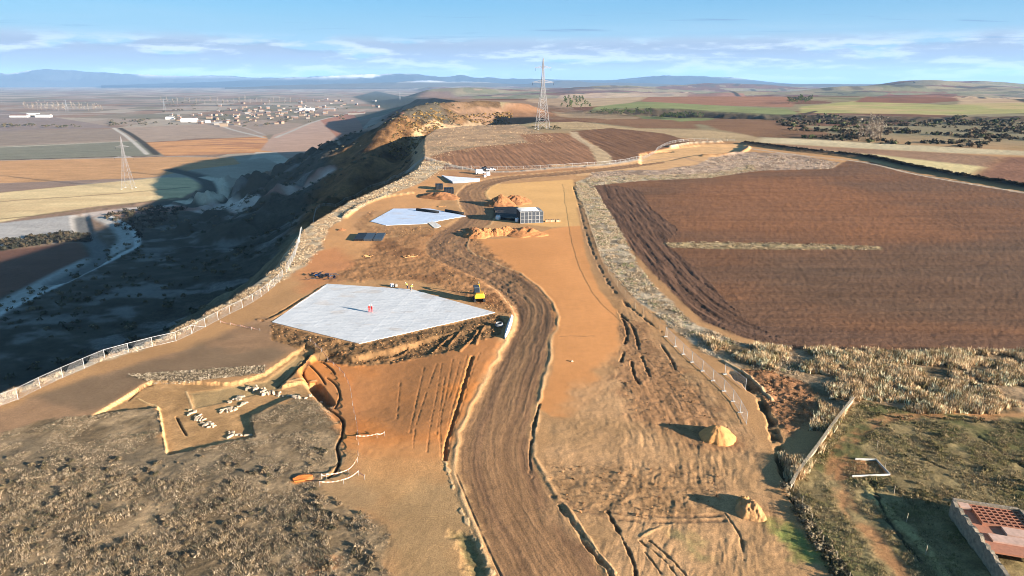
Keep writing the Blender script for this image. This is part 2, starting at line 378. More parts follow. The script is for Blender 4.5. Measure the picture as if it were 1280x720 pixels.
# --- plateau behind the site
zstraw = zone('dry_grassland', 'grass')
paint([(512,214),(516,195),(530,176),(545,152),(600,152),(650,156),(668,163),(690,170),(690,178),(600,186),(560,196),(528,212)], (170,138,106), soft=2, wob=2, ws=9, z=zstraw, alt=(150,126,98), nscale=8, nz=0.2, rough=0.15)
line([(524,210),(528,190),(520,176),(548,154)], 5, col=(186,150,112), rough=0.2)
F = dict(nz=0.10, nscale=10)
zp = zone('ploughed_field', 'plough')
paint([(524,211),(530,200),(552,191),(600,183),(660,178),(650,168),(700,166),(724,172),(742,188),(748,204),(700,209),(600,212)], (148,106,76), soft=1.5, wob=1, ws=6, z=zp, rough=0.05, **F)
zp2 = zone('ploughed_field', 'plough')
paint([(712,164),(764,160),(832,167),(866,178),(830,190),(800,199),(765,204),(758,192),(738,178)], (124,88,62), soft=1.5, wob=1, ws=6, z=zp2, rough=0.05, **F)
line([(717,165),(722,172),(742,184),(756,194),(758,205)], 3.2, col=(190,162,128), rough=0.1, jit=1)
paint([(738,186),(746,182),(764,196),(762,208),(748,208)], (188,158,120), soft=1.5, wob=1, ws=4)
zsite = 0
paint([(690,206),(760,206),(830,196),(845,184),(880,180),(935,180),(936,190),(905,198),(880,204),(830,212),(700,222)], (206,160,112), soft=1.2, wob=1, ws=6, z=zsite, nz=0.08)
paint([(800,192),(840,184),(875,181),(925,181),(934,185),(925,191),(870,193),(838,200),(800,205)], (216,168,116), soft=1.2, z=zsite, dz=-1.0)
line([(880,195),(905,194),(928,189),(934,184)], 2.2, dz=1.2, col=(190,140,92)); line([(838,184),(862,180),(900,178)], 2, dz=1.4, col=(206,180,150))
line([(812,190),(838,188)], 2, dz=-1.0, col=(150,100,62))
paint([(870,206),(890,197),(930,190),(990,192),(1048,203),(1040,211),(960,213),(890,220),(800,224),(735,224),(740,214),(830,212)], (172,146,124), soft=1.2, wob=2, ws=5, nscale=3, nz=0.25, rough=0.22, z=zstraw, alt=(140,116,96))
line([(800,200),(850,195),(880,202),(1000,196)], 1.5, col=(176,140,110), amt=0.6)

# --- the big field
zbig = zone('ploughed_field', 'plough')
BIG = [(733,231),(800,224),(890,221),(950,213),(1040,211),(1060,200),(1090,203),(1150,218),(1280,241),(1440,268),(1440,446),(1280,441),(1100,439),(980,436),(930,422),(880,402),(850,374),(820,345),(790,312),(770,282),(752,252)]
paint(BIG, (124,86,60), soft=1.0, wob=0.8, ws=4, z=zbig, nz=0.10, nscale=14, ny=0.35, rough=0.05, alt=(116,84,62))
paint([(860,230),(1000,222),(1120,250),(1200,300),(1000,300),(850,290)], (148,98,64), soft=14, amt=0.55, nz=0.1, nscale=12, ny=0.3)
paint([(940,320),(1280,300),(1440,340),(1440,400),(1100,400),(960,370)], (102,80,62), soft=10, amt=0.6, nz=0.15, nscale=9, ny=0.3)
zdk = zone('ploughed_field', 'plough')
DK = [(734,231),(770,232),(800,238),(815,262),(845,284),(845,292),(830,304),(850,320),(884,348),(912,382),(950,412),(1000,432),(985,436),(930,422),(880,402),(850,374),(820,345),(790,312),(770,282),(752,252)]
paint(DK, (104,76,58), soft=0.5, wob=0.5, ws=3, z=zdk, nz=0.12, nscale=5, rough=0.06)
paint([(880,400),(930,418),(990,432),(1280,436),(1440,440),(1440,425),(1280,421),(1000,410)], (104,78,62), soft=3, amt=0.6)
paint([(832,304),(900,303),(1030,306),(1100,308),(1100,312),(1030,312),(900,311),(838,309)], (160,138,100), soft=0.8, wob=1, ws=3, nscale=2, nz=0.3, rough=0.2)
# dark bank with a pale track under it, running off to the right
line([(930,180),(1000,189),(1080,198),(1150,213),(1280,236),(1440,262)], 3.2, dz=1.5, col=(58,50,42), rough=0.3)
line([(925,184),(1000,194),(1080,203),(1150,219),(1280,241),(1440,268)], 1.5, col=(186,164,140))

# --- building site
zmead = zone('meadow', 'grass'); zroad = zone('dirt_road', 'road'); zgr = zone('graded_earth', 'smooth'); zramp = zone('graded_earth', 'smooth')
# rim track, brown earth between fence and dig
paint([(-260,620),(0,512),(110,470),(220,440),(330,395),(352,400),(352,425),(375,436),(330,462),(240,474),(190,474),(120,516),(0,548),(-260,700)], (158,122,90), soft=1.5, wob=1, ws=5, nz=0.14, nscale=4, alt=(134,108,82))
paint([(160,470),(260,462),(330,458),(330,466),(240,477),(185,478)], (112,96,76), soft=0.6, wob=0.5, ws=2, nz=0.3, nscale=1)
MEAD = [(-300,700),(0,540),(60,524),(118,518),(196,507),(208,568),(318,546),(312,521),(372,498),(412,502),(430,545),(428,575),(402,596),(412,622),(455,640),(484,665),(492,730),(480,800),(-200,1100)]
paint(MEAD, (148,124,94), soft=0.7, wob=1.2, ws=2.5, z=zmead, nz=0.28, nscale=2.2, alt=(124,104,78), rough=0.08)
paint([(-100,560),(0,545),(200,560),(300,570),(380,590),(300,600),(100,590),(0,600)], (116,102,82), soft=3, amt=0.6)
paint([(400,600),(440,595),(470,600),(480,640),(440,640),(400,625)], (172,138,98), soft=1.0, wob=1, ws=2, amt=0.8)
paint([(380,705),(400,697),(432,694),(420,712),(385,720)], (184,138,98), soft=0.4, wob=0.4)
paint([(362,603),(380,594),(392,597),(388,601),(370,605)], (196,128,66), soft=0.3)
# strip of bare ground under the ramp
paint([(440,560),(560,562),(572,590),(590,640),(625,730),(640,800),(490,800),(492,720),(480,640),(450,600)], (190,146,98), soft=1.5, wob=1.2, ws=3, nz=0.12, nscale=3, alt=(172,136,94), z=0)
# orange ramp
RAMP = [(386,446),(372,462),(384,482),(398,502),(428,540),(434,562),(470,572),(545,578),(562,572),(576,528),(602,478),(628,430),(612,410),(560,416),(500,434),(440,446),(410,438)]
paint(RAMP, (214,134,70), soft=1.3, wob=0.9, ws=2, z=zramp, nz=0.07, nscale=5, rough=0.025, alt=(190,128,78))
RP = G(RAMP); m = view(RP, 4); x = X[m]; y = Y[m]
sdr = np.where(inside(x, y, RP), 1, -1)*seg_d(x, y, RP, True)
DZ[m] -= 0.95*ss(-0.4, 0.9, sdr)*ss(88.5, 102, y)*ss(-7, -24, x)
paint([(438,550),(556,554),(566,596),(500,600),(446,588)], (204,146,92), soft=2.6, wob=1.5, ws=3, amt=.65, nz=.1)
# orange graded area right of the road
GRD = [(556,309),(585,300),(650,297),(690,286),(726,280),(732,318),(748,360),(770,388),(776,430),(770,470),(745,500),(715,521),(688,520),(670,508),(692,462),(690,400),(682,374),(652,350),(600,330),(575,318)]
paint(GRD, (218,150,92), soft=0.5, wob=0.3, ws=4, z=zgr, nz=0.06, nscale=12, rough=0.012, alt=(208,142,86))
paint([(600,236),(625,226),(715,221),(722,250),(727,282),(690,284),(655,280),(640,262),(612,256)], (222,170,108), soft=1.0, wob=0.4, z=zgr, nz=0.05, nscale=12, rough=0.02)
paint([(604,226),(700,214),(720,216),(720,224),(625,230)], (186,140,96), soft=1.0)
# yard west of the road
paint([(372,345),(360,320),(385,292),(430,262),(470,245),(515,226),(550,216),(590,218),(560,232),(545,262),(480,262),(445,290),(500,300),(470,320),(420,345)], (206,150,98), soft=1.2, wob=0.8, ws=4, nz=0.08, nscale=8, rough=0.03, alt=(190,142,98))
paint([(372,345),(378,318),(420,310),(450,330),(420,352),(380,365)], (192,122,78), soft=3, amt=0.6, wob=2, ws=5)
line([(430,272),(450,258),(478,247),(515,241)], 1.0, dz=0.7, col=(216,176,126)); 
DIRT = [(412,352),(450,325),(470,300),(545,288),(570,284),(600,300),(650,345),(655,372),(640,392),(620,388),(560,362),(515,350)]
paint(DIRT, (164,118,78), soft=1.5, wob=1.5, ws=4, nz=0.18, nscale=2.5, rough=0.15, alt=(140,98,64))
paint([(455,268),(470,262),(460,282),(540,284),(560,282),(560,292),(470,296),(440,284)], (164,120,80), soft=1, wob=1, ws=3, nz=0.2, nscale=2, rough=0.14, amt=0.8)
paint([(560,232),(600,222),(700,214),(760,211),(700,208),(560,214)], (178,130,90), soft=1.5, wob=1, ws=4)
line([(510,213),(600,214),(700,210),(760,206),(800,199)], 2.6, col=(176,156,136), dz=0.4, rough=0.25)
# haul road with ruts
RC = smooth_line(G([(760,840),(712,760),(688,720),(662,670),(633,610),(617,560),(632,505),(656,440),(669,400),(661,375),(634,350),(604,336),(566,320),(556,308),(565,294),(588,280),(600,266),(592,250),(590,240),(604,230),(640,222),(700,217),(760,211),(820,203)]))
RW = [(0,5.3),(30,5.2),(54,4.6),(90,3.9),(120,4.8),(175,6.5),(265,6.5),(400,5.5),(600,5.5)]
m = view(RC, 14); x = X[m]; y = Y[m]
d, u, v = seg_d(x, y, RC, uv=True)
hw = np.interp(u, [a for a, b in RW], [b for a, b in RW])
e = d-hw+0.5*fbm(x/4, y/4, 3, 91)
w = 1-ss(-0.5, 0.4, e+0.4*fbm(x/1.0, y/1.0, 3, 96))
vv = v+1.0*fbm(u/22, v*0, 3, 97)+0.25*fbm(x/3, y/3, 3, 89)
rut = fbm(vv*1.1, u*0.018, 4, 92); rut2 = fbm(vv*2.6, u*0.05, 3, 93); rut3 = fbm(vv*0.45+9, u*0.012, 2, 94)
c = alb(164, 122, 84)*(1+0.13*rut2[:, None]+0.12*rut[:, None])
k = ss(-0.1, 0.5, rut3)[:, None]; c = c*(1-k)+alb(146, 108, 76)*(1+0.16*rut2[:, None])*k
cross = ss(0.25, 0.42, np.abs(fbm((v+u*0.10)*0.55, u*0.03, 3, 88)))+ss(0.3, 0.45, np.abs(fbm((v-u*0.07)*0.7+7, u*0.04, 3, 87)))
c = c*(1+0.12*fbm(x/1.2, y/1.2, 3, 95)[:, None])*(1-0.10*cross[:, None])
COL[m] = COL[m]*(1-w[:, None])+c*w[:, None]
DZ[m] += w*(0.07*rut+0.045*rut2-0.035*cross+0.02*fbm(x/.5, y/.5, 2, 86))*np.interp(u, [0, 60, 120, 300], [0.30, 0.40, 0.55, 0.8])
lower = np.interp(u, [0, 40, 60, 95, 120, 150, 180], [0.06, 0.08, 0.35, 0.8, 0.9, 0.4, 0.2])
DZ[m] -= lower*np.clip(0.5+0.5*v/np.maximum(hw, 1), 0.08, 1)*(1-ss(-0.8, 2.2, e))
yard = 1-(ss(118, 135, u)*(1-ss(215, 240, u)))*(v > 0)
DZ[m] += yard*0.12*np.exp(-((e-0.7)/0.35)**2)*ss(-0.6, 0.5, fbm(x/5, y/5, 2, 98)+0.3)
q = ZN[m]; q[w > 0.5] = zroad; ZN[m] = q
wr = np.exp(-((e-0.7)/0.35)**2)[:, None]*0.5*yard[:, None]
COL[m] = COL[m]*(1-wr)+alb(206, 170, 126)*wr

line([(556,576),(562,596),(578,640),(597,682),(618,722),(640,770)], 0.22, 0.14, (204,168,124), jit=.4, brk=.3); line([(570,592),(590,640),(612,690),(632,730)], 0.2, -.15, (140,106,74), brk=.4)
# ditches, rills, tyre marks
D = (112, 78, 50)
line([(698,632),(716,655),(740,690),(762,716),(775,740)], 0.32, -0.8, (120,94,66), jit=.3, brk=.15); line([(706,630),(724,655),(748,690),(770,716)], 0.25, 0.2, (206,172,128), jit=.2)
line([(664,598),(662,570),(664,552),(668,530),(674,505)], 0.3, -0.3, D, jit=.2, brk=.4)

for i in range(34):
    x_ = random.uniform(930, 1280); y_ = random.uniform(107, 127); l_ = random.uniform(30, 160)
    line([(x_, y_), (x_+l_, y_+random.uniform(-0.6, 1.6))], 6+30*max(0, (118-y_)/10), col=random.choice([(74,68,54),(96,84,66),(84,80,60),(150,124,96),(120,78,60)]), amt=0.85)
for i in range(16):
    x_ = random.uniform(560, 930); y_ = random.uniform(106, 117); l_ = random.uniform(40, 200)
    line([(x_, y_), (x_+l_, y_+random.uniform(-0.6, 0.6))], 30, col=random.choice([(74,68,58),(96,84,70),(150,128,104)]), amt=0.8)
for q in ([(386,448),(378,462),(388,478),(398,498)],[(398,498),(414,508),(428,522),(427,545),(421,558),(424,575),(418,590),(410,597)]):
    line(q, 0.32, -0.5, (96,62,40), jit=0.1)
line([(386,450),(398,462),(406,474)], 0.22, -0.4, D); line([(402,446),(414,456),(418,462)], 0.22, -0.4, D); line([(408,466),(420,476),(424,490),(418,504)], 0.22, -0.4, D)
for q in ([(546,452),(532,490),(520,530),(516,560)],[(552,452),(546,490),(538,530),(534,565)],[(566,448),(558,490),(550,530),(552,572)],[(584,444),(574,480),(564,515),(556,556)],[(600,440),(588,470),(580,500),(566,540),(558,575)],[(530,456),(520,500),(512,540)],[(575,450),(567,480),(560,500)],[(556,470),(550,510),(545,548)],[(500,470),(496,520)]):
    line(q, 0.14, -0.16, (164,106,62), brk=0.9, seed=int(q[0][0]), jit=0.15, amt=.45)
line([(590,446),(580,480),(570,515),(558,552),(556,575)], 0.4, -0.6, (176,112,64), jit=0.2)
# pad edge bank: dark dug soil
BK = [(338,404),(352,407),(380,415),(410,423),(450,431.5),(500,420),(560,406),(612,394),(622,392),(632,402),(625,418),(560,438),(500,448),(440,452),(400,446),(372,436),(340,425)]
paint(BK, (134,100,66), soft=0.3, wob=0.5, ws=1.5, nz=0.3, nscale=1.2, rough=0.22, alt=(118,90,60))
line([(322,400),(340,398),(372,380),(405,358)], 0.5, 0.35, (150,112,76), rough=0.1); line([(326,402),(344,394),(376,374)], 0.3, -0.3, D)
for q in ([(470,446),(500,440),(512,432)],[(540,440),(552,428),(566,418)],[(575,438),(590,424),(598,412)],[(595,430),(602,414),(606,408)],[(560,432),(575,415)]):
    line(q, 0.3, 0.45, (150,108,70), rough=0.12, jit=0.15)
# archaeological dig
DIG = [(117,519),(190,475),(240,477),(290,478),(330,467),(382,431),(394,437),(352,482),(394,472),(404,478),(410,494),(372,494),(352,500),(312,520),(318,546),(209,568),(198,508),(160,512)]
zdig = zone('dig_pit', 'soil')
paint(DIG, (190,146,98), soft=0.14, dz=-0.5, dsoft=0.14, wob=0.28, ws=0.9, z=zdig, nz=0.16, nscale=2.0, rough=0.03, alt=(170,130,86))
line([(117,519),(190,475)], 0.15, 0.0, (216,176,122)); line([(160,497),(178,482),(190,478)], .2, -.3, D)  # flat pale line paints the sunlit left edge of the pit
paint([(236,488),(330,474),(372,441),(380,446),(346,482),(330,486),(300,495),(244,506)], (172,140,96), soft=0.2, wob=0.4, dz=-0.12, dsoft=0.3, nz=0.25)
line([(172,495),(184,501),(197,507),(204,540),(209,566)], 0.22, 0.2, (220,180,124)); line([(220,518),(226,530),(232,540)], 0.2, -0.5, D)
line([(346,480),(360,470),(372,458),(386,440)], 0.35, -0.6, (110,80,50)); line([(392,476),(402,488),(410,499)], 0.9, -0.7, (120,90,60))
line([(350,478),(394,470)], 0.25, 0.3, (214,174,124)); line([(232,486),(238,500),(240,512)], 0.25, 0.1, (214,174,124))
# bare ground on the right: scuffs and tyre ruts
RB = [(776,430),(700,520),(672,530),(690,640),(790,760),(1040,760),(985,640),(940,560),(880,480),(820,420),(790,370)]
paint(RB, (194,150,106), soft=2, wob=2, ws=5, nz=0.12, nscale=2.5, rough=0.05, alt=(178,138,96), amt=0.85)
paint([(680,580),(780,585),(900,590),(900,640),(800,650),(700,640)], (160,122,84), soft=2.5, wob=2, ws=3, nz=0.3, nscale=0.9, rough=0.10, amt=0.8)
paint([(775,400),(800,400),(840,450),(900,520),(930,560),(860,560),(790,520),(772,470)], (156,112,76), soft=2, wob=2, ws=3, nz=0.3, nscale=0.9, rough=0.09, amt=0.7)
for q in ([(772,388),(780,402),(784,418),(780,432)],[(776,392),(790,408),(796,424),(798,436)],[(780,440),(776,452)],[(789,452),(793,470),(800,482)],[(802,446),(812,470)],[(826,430),(838,448),(844,462)]):
    line(q, 0.3, -0.38, D, brk=0.7, jit=0.25, seed=int(q[0][1]))
for q in ([(842,486),(856,504),(866,520)],[(700,420),(742,420)]): line(q, 0.3, -0.1, (150,110,74), amt=0.6)
for i in range(0):
    a = random.uniform(0, 6.28); cxp = random.uniform(690, 990); cyp = random.uniform(430, 720)
    if cxp > 800+ (cyp-400)*0.9: continue
    p0 = G([(cxp, cyp)])[0]; ang = random.gauss(1.9, 0.5); l = random.uniform(2, 9); cv = random.uniform(-.3, .3)
    pts = [p0+np.array([math.cos(ang+cv*k), math.sin(ang+cv*k)])*l*k/3 for k in range(4)]
    line(None, random.uniform(0.12, 0.25), -random.uniform(0.06, 0.2), (150,110,74), world=pts, brk=0.9, seed=i, amt=0.7, jit=0.1)
for q in ([(690,620),(760,640),(850,645),(905,643)],[(700,628),(770,648),(850,652),(905,650)]): line(q, 0.5, -0.10, (160,122,86), brk=0.6, rough=0.1)
line([(800,672),(822,660),(842,654)], 0.12, 0.1, (190,150,106), rough=0.12, jit=.2, brk=.3); line([(760,640),(776,670),(790,700),(795,720)], 0.22, -0.25, D, brk=.7, jit=.2)
for q in ([(800,676),(830,700),(850,725)],[(812,676),(840,700),(866,730)],[(806,690),(826,716)],[(905,640),(925,670),(930,700)]): line(q, 0.15, -0.2, (150,112,74), brk=.8, jit=.15)
paint([(965,652),(985,652),(1018,680),(1032,710),(1000,700),(975,672)], (118,132,64), soft=1.2, wob=1.2, ws=1.5, nz=0.3, nscale=0.8, amt=0.8, rough=0.06)
paint([(840,664),(880,676),(880,700),(855,695)], (138,128,80), soft=1.2, wob=1, ws=1.5, nz=0.3, nscale=0.8, amt=0.6)
paint([(566,664),(590,668),(606,710),(600,740),(588,720)], (112,104,68), soft=0.8, wob=0.8, ws=1.5, nz=0.4, nscale=0.7, amt=0.8, dz=-0.35)
# hedge strip between site and field
zh = zone('dry_grass_verge', 'grass')
HS = [(720,228),(735,222),(800,219),(892,217),(940,205),(945,213),(890,222),(800,226),(742,232),(760,262),(776,290),(800,335),(826,366),(868,406),(930,430),(1000,440),(1000,470),(930,462),(880,440),(830,402),(786,365),(752,322),(736,275),(722,245)]
paint(HS, (184,164,136), soft=0.6, wob=0.8, ws=3, z=zh, nz=0.25, nscale=1.5, rough=0.12, alt=(146,126,100))
line([(716,232),(722,250),(730,282),(742,318),(762,356),(790,386),(826,414)], 0.42, -0.35, (120,90,62), jit=0.5, brk=0.3)
line([(726,260),(738,300),(752,336),(780,372)], 1.8, 0.0, (150,116,84), amt=0.7)
zr = zone('reed_bed', 'grass')
paint([(870,416),(925,432),(1000,437),(1280,440),(1440,442),(1440,530),(1280,516),(1150,514),(1085,502),(1062,506),(1035,530),(1010,500),(960,470),(900,446)], (160,132,100), soft=0.6, wob=0.8, ws=2, z=zr, nz=0.3, nscale=1.5, rough=0.12, alt=(112,94,68))
paint([(918,464),(960,462),(1000,474),(1022,492),(1016,522),(990,545),(966,520),(950,492)], (152,108,74), soft=0.6, wob=0.8, ws=2, nz=0.3, nscale=1.0, rough=0.25)
line([(915,466),(945,492),(960,520),(972,556),(985,600),(1010,650),(1050,710),(1070,760)], 0.6, -0.6, (96,76,52), jit=0.5, rough=0.15, brk=.2)
line([(905,452),(935,470),(965,500)], 0.5, 0.4, (196,164,124))
zo = zone('overgrown_plot', 'grass')
paint([(1066,508),(1085,503),(1150,515),(1440,530),(1440,900),(1080,800),(1040,700),(1005,650),(985,606),(1030,550)], (142,122,84), soft=0.5, wob=0.6, ws=2, z=zo, nz=0.3, nscale=2, rough=0.08, alt=(96,92,56))
paint([(1000,640),(1020,640),(1110,730),(1130,780),(1060,740)], (92,98,56), soft=2, wob=1, ws=2, amt=0.6, nz=0.3)
zpa = zone('footpath', 'soil')
line([(1240,522),(1170,519),(1105,524),(1062,552),(1044,588),(1056,625),(1092,672),(1140,740),(1170,800)], 1.15, -0.06, (176,124,82), jit=0.3, z=None, rough=0.05, amt=0.75, brk=.1)
paint([(1046,580),(1070,574),(1098,576),(1108,592),(1066,598),(1044,600)], (172,122,80), soft=0.3, wob=0.2, z=zpa)
line([(1078,604),(1110,640),(1150,680),(1180,715),(1200,750)], 0.7, 0.1, (176,156,106), jit=0.4, rough=0.08)
line([(1088,600),(1110,650),(1150,700)], 0.4, -0.2, (74,66,46), jit=0.3)
line([(1130,560),(1180,585),(1230,598),(1275,612)], 0.35, -0.25, (70,66,48), jit=0.3, brk=.5); line([(1215,540),(1260,570),(1290,590)], 0.35, -0.25, (70,66,48), jit=0.3)
# rim verge
zrv = zone('dry_grass_verge', 'grass')
m = (RIMD > -4) & (RIMD < 14) & (Y > 0) & (Y < 430); x = X[m]; y = Y[m]; dd = RIMD[m]
ext = np.interp(y, [0, 150, 175, 210, 250, 300, 350, 430], [2.0, 2.2, 6, 9, 8, 10, 14, 18])
e = dd-ext+1.2*fbm(x/4, y/4, 3, 99)
w = (1-ss(-0.8, 0.8, e))[:, None]
vc = alb(190, 166, 134)*(1+0.3*fbm(x/1.3, y/1.3, 3, 100)[:, None]); kk = ss(0, 0.6, fbm(x/6, y/6, 3, 101))[:, None]
vc = vc*(1-kk)+alb(158, 134, 106)*kk
COL[m] = COL[m]*(1-w)+vc*w; q = ZN[m]; q[w[:, 0] > 0.5] = zrv; ZN[m] = q; RG[m] = np.maximum(RG[m], w[:, 0]*0.10)

m = view(G(RB), 2); m &= (ZN == 0); x = X[m]; y = Y[m]; TR = smooth_line(G([(782,380),(812,440),(850,500),(880,560),(890,640),(880,740)])); d, u, v = seg_d(x, y, TR, uv=True); w = 1-ss(7, 13, np.abs(v+2))
DZ[m] += w*(0.035*fbm(v/0.5+0.5*fbm(x/3, y/3, 2, 144), u/3, 3, 140)+0.05*fbm(v/1.6, u/6, 3, 141))*(0.4+0.8*ss(-.3, .3, fbm(x/4, y/4, 2, 143))); COL[m] *= (1+w*0.14*fbm(v/0.8, u/3, 4, 142))[:, None]
# --- furrows and clods as real relief
fl = np.isin(ZN, (zbig,)); DZ += fl*(0.06*fbm(X/18, Y/0.9, 3, 110)+0.04*fbm(X/0.7, Y/0.5, 2, 111))
COL *= (1+(fl*0.16*fbm(X/30, Y/1.1, 3, 112))[..., None])
DKP = smooth_line(G([(742,231),(762,262),(782,295),(815,340),(850,378),(905,412),(990,436)]))
m = np.isin(ZN, (zdk,)); x = X[m]; y = Y[m]; d, u, v = seg_d(x, y, DKP, uv=True)
DZ[m] += 0.13*fbm(v/0.8, u/16, 3, 113)+0.06*fbm(x/.6, y/.6, 2, 114); COL[m] *= (1+0.28*fbm(v/0.9, u/18, 3, 115))[:, None]
m = np.isin(ZN, (zp, zp2)); x = X[m]; y = Y[m]; DZ[m] += 0.12*fbm(x/1.2+y/9, y/30, 3, 116); COL[m] *= (1+0.22*fbm(x/1.6+y/7, y/40, 3, 117))[:, None]
spacing = np.gradient(RR)[:, None]
for sc_, am, s_ in ((0.55, 0.45, 120), (1.4, 0.6, 121), (4.5, 0.7, 122)):
    ok = np.clip(sc_*2/np.maximum(spacing, 0.05)-0.3, 0, 1)
    DZ += RG*am*fbm(X/sc_, Y/sc_, 2, s_)*ok
steep = (ss(-4, -14, RIMD)*(R_ < 1600)*ss(-170, -110, RIMD))
DZ += steep*(0.9*fbm(X/16, Y/16, 4, 130)+0.4*fbm(X/4, Y/4, 3, 131))
DZ += (rv[..., 0])*1.6*fbm(X/14, Y/14, 3, 132)
ZT = (Z+DZ).astype(np.float32)
def hz(x, y):
    """height of the finished ground at x, y (scalars or arrays)"""
    x = np.asarray(x, float); y = np.asarray(y, float); r = np.hypot(x, y); a = np.arctan2(x, y)
    i = np.interp(r, RR, np.arange(NR)); j = np.interp(a, AZ, np.arange(NA))
    i0 = np.clip(i.astype(int), 0, NR-2); j0 = np.clip(j.astype(int), 0, NA-2); fi = i-i0; fj = j-j0
    return (ZT[i0, j0]*(1-fi)*(1-fj)+ZT[i0+1, j0]*fi*(1-fj)+ZT[i0, j0+1]*(1-fi)*fj+ZT[i0+1, j0+1]*fi*fj)

# ------------------------------------------------------------------ materials
MATS = {}
def mat(name, col=(.5, .5, .5), rough=0.8, metal=0.0, vcol=False, var=0.0, vs=1.0, bump=0.0, bs=4.0, spec=0.3, bd=6, emis=None, tr=0.0, fine=0.0, fs=8.0):
    if name in MATS: return MATS[name]
    m = bpy.data.materials.new(name); m.use_nodes = True; t = m.node_tree; b = t.nodes['Principled BSDF']
    b.inputs['Roughness'].default_value = rough; b.inputs['Metallic'].default_value = metal
    b.inputs['Specular IOR Level'].default_value = spec
    g = t.nodes.new('ShaderNodeNewGeometry')
    if vcol:
        a = t.nodes.new('ShaderNodeAttribute'); a.attribute_name = 'col'; c = a.outputs['Color']
    else:
        a = t.nodes.new('ShaderNodeRGB'); a.outputs[0].default_value = (*col, 1); c = a.outputs[0]
    def noise(sc, det=4, rg=0.6):
        n = t.nodes.new('ShaderNodeTexNoise'); n.inputs['Scale'].default_value = sc; n.inputs['Detail'].default_value = det; n.inputs['Roughness'].default_value = rg
        t.links.new(g.outputs['Position'], n.inputs['Vector']); return n.outputs[0]
    def mulvar(c, amt, sc, det=4):
        mr = t.nodes.new('ShaderNodeMapRange'); mr.inputs[1].default_value = 0.3; mr.inputs[2].default_value = 0.7
        mr.inputs[3].default_value = 1-amt; mr.inputs[4].default_value = 1+amt; t.links.new(noise(sc, det), mr.inputs[0])
        x = t.nodes.new('ShaderNodeVectorMath'); x.operation = 'SCALE'; t.links.new(c, x.inputs[0]); t.links.new(mr.outputs[0], x.inputs['Scale']); return x.outputs[0]
    if var: c = mulvar(c, var, vs)
    if fine: c = mulvar(c, fine, fs, 6)
    t.links.new(c, b.inputs['Base Color'])
    if bump:
        bp = t.nodes.new('ShaderNodeBump'); bp.inputs['Strength'].default_value = 1.0; bp.inputs['Distance'].default_value = bump
        t.links.new(noise(bs, bd, 0.65), bp.inputs['Height']); t.links.new(bp.outputs[0], b.inputs['Normal'])
    MATS[name] = m; return m
mat('soil', vcol=True, rough=0.95, spec=0.1, var=0.11, vs=1.6, fine=0.26, fs=5, bump=0.05, bs=6)
mat('smooth', vcol=True, rough=0.95, spec=0.1, var=0.05, vs=0.7, fine=0.12, fs=5, bump=0.025, bs=6)
mat('road', vcol=True, rough=0.9, spec=0.15, var=0.08, vs=1.5, fine=0.26, fs=5, bump=0.04, bs=5)
mat('plough', vcol=True, rough=0.95, spec=0.1, var=0.18, vs=1.3, fine=0.36, fs=3.5, bump=0.09, bs=4.5)
mat('grass', vcol=True, rough=0.95, spec=0.1, var=0.22, vs=1.8, fine=0.32, fs=6, bump=0.10, bs=6)
mat('fieldsoil', vcol=True, rough=1.0, spec=0.05, var=0.08, vs=0.03, fine=0.10, fs=0.35, bump=0.6, bs=0.25)
mat('scrubsoil', vcol=True, rough=1.0, spec=0.05, var=0.25, vs=0.25, fine=0.30, fs=1.3, bump=0.8, bs=0.8)

def mk(name, V, F, material=None, parent=None, col=None, smooth_=False, corners=None):
    """V (n,3), F (m,3) or (m,4) arrays"""
    V = np.asarray(V, np.float32); F = np.asarray(F, np.int32); me = bpy.data.meshes.new(name)
    me.vertices.add(len(V)); me.vertices.foreach_set('co', V.ravel())
    k = F.shape[1]; me.loops.add(F.size); me.loops.foreach_set('vertex_index', F.ravel())
    me.polygons.add(len(F)); me.polygons.foreach_set('loop_start', np.arange(len(F), dtype=np.int32)*k)
    me.polygons.foreach_set('use_smooth', np.full(len(F), smooth_))
    if col is not None:
        a = me.attributes.new('col', 'FLOAT_COLOR', 'POINT'); c4 = np.ones((len(V), 4), np.float32); c4[:, :3] = col; a.data.foreach_set('color', c4.ravel())
    me.update(calc_edges=True)
    if material is not None: me.materials.append(material if not isinstance(material, str) else MATS[material])
    o = bpy.data.objects.new(name, me); C.objects.link(o)
    if parent is not None: o.parent = parent
    return o
def tag(o, label=None, cat=None, group=None, kind=None):
    if label: o['label'] = label
    if cat: o['category'] = cat
    if group: o['group'] = group
    if kind: o['kind'] = kind
    return o
# split the sheet into ground, road, fields ...: neighbours share their border vertices
VV = np.stack([X.astype(np.float32), Y.astype(np.float32), ZT], -1).reshape(-1, 3); CC = np.clip(COL, 0.003, 0.9).reshape(-1, 3)
idx = np.arange(NR*NA).reshape(NR, NA)
FF = np.stack([idx[:-1, :-1], idx[:-1, 1:], idx[1:, 1:], idx[1:, :-1]], -1).reshape(-1, 4)[:, ::-1]
FZ = ZN[:-1, :-1].ravel()
# smooth normals computed once for the whole sheet, so borders do not show
remap = np.full(NR*NA, -1, np.int64)
LAB = {'ground': 'bare tan and orange earth of the cleared building site', 'dirt_road': 'brown rutted dirt haul road winding through the site', 'valley_floor': 'flat patchwork valley plain on the left',
       'valley_slope': 'steep shadowed valley side and ochre badland faces', 'terrain': 'rolling far plateau of fields'}
for zi, nm in enumerate(ZONES):
    f = FF[FZ == zi]
    if len(f) == 0: continue
    u = np.unique(f); remap[u] = np.arange(len(u))
    o = mk(nm, VV[u], remap[f], ZMAT[zi], col=CC[u], smooth_=True); o['kind'] = 'structure'
    if nm in LAB: o['label'] = LAB[nm]
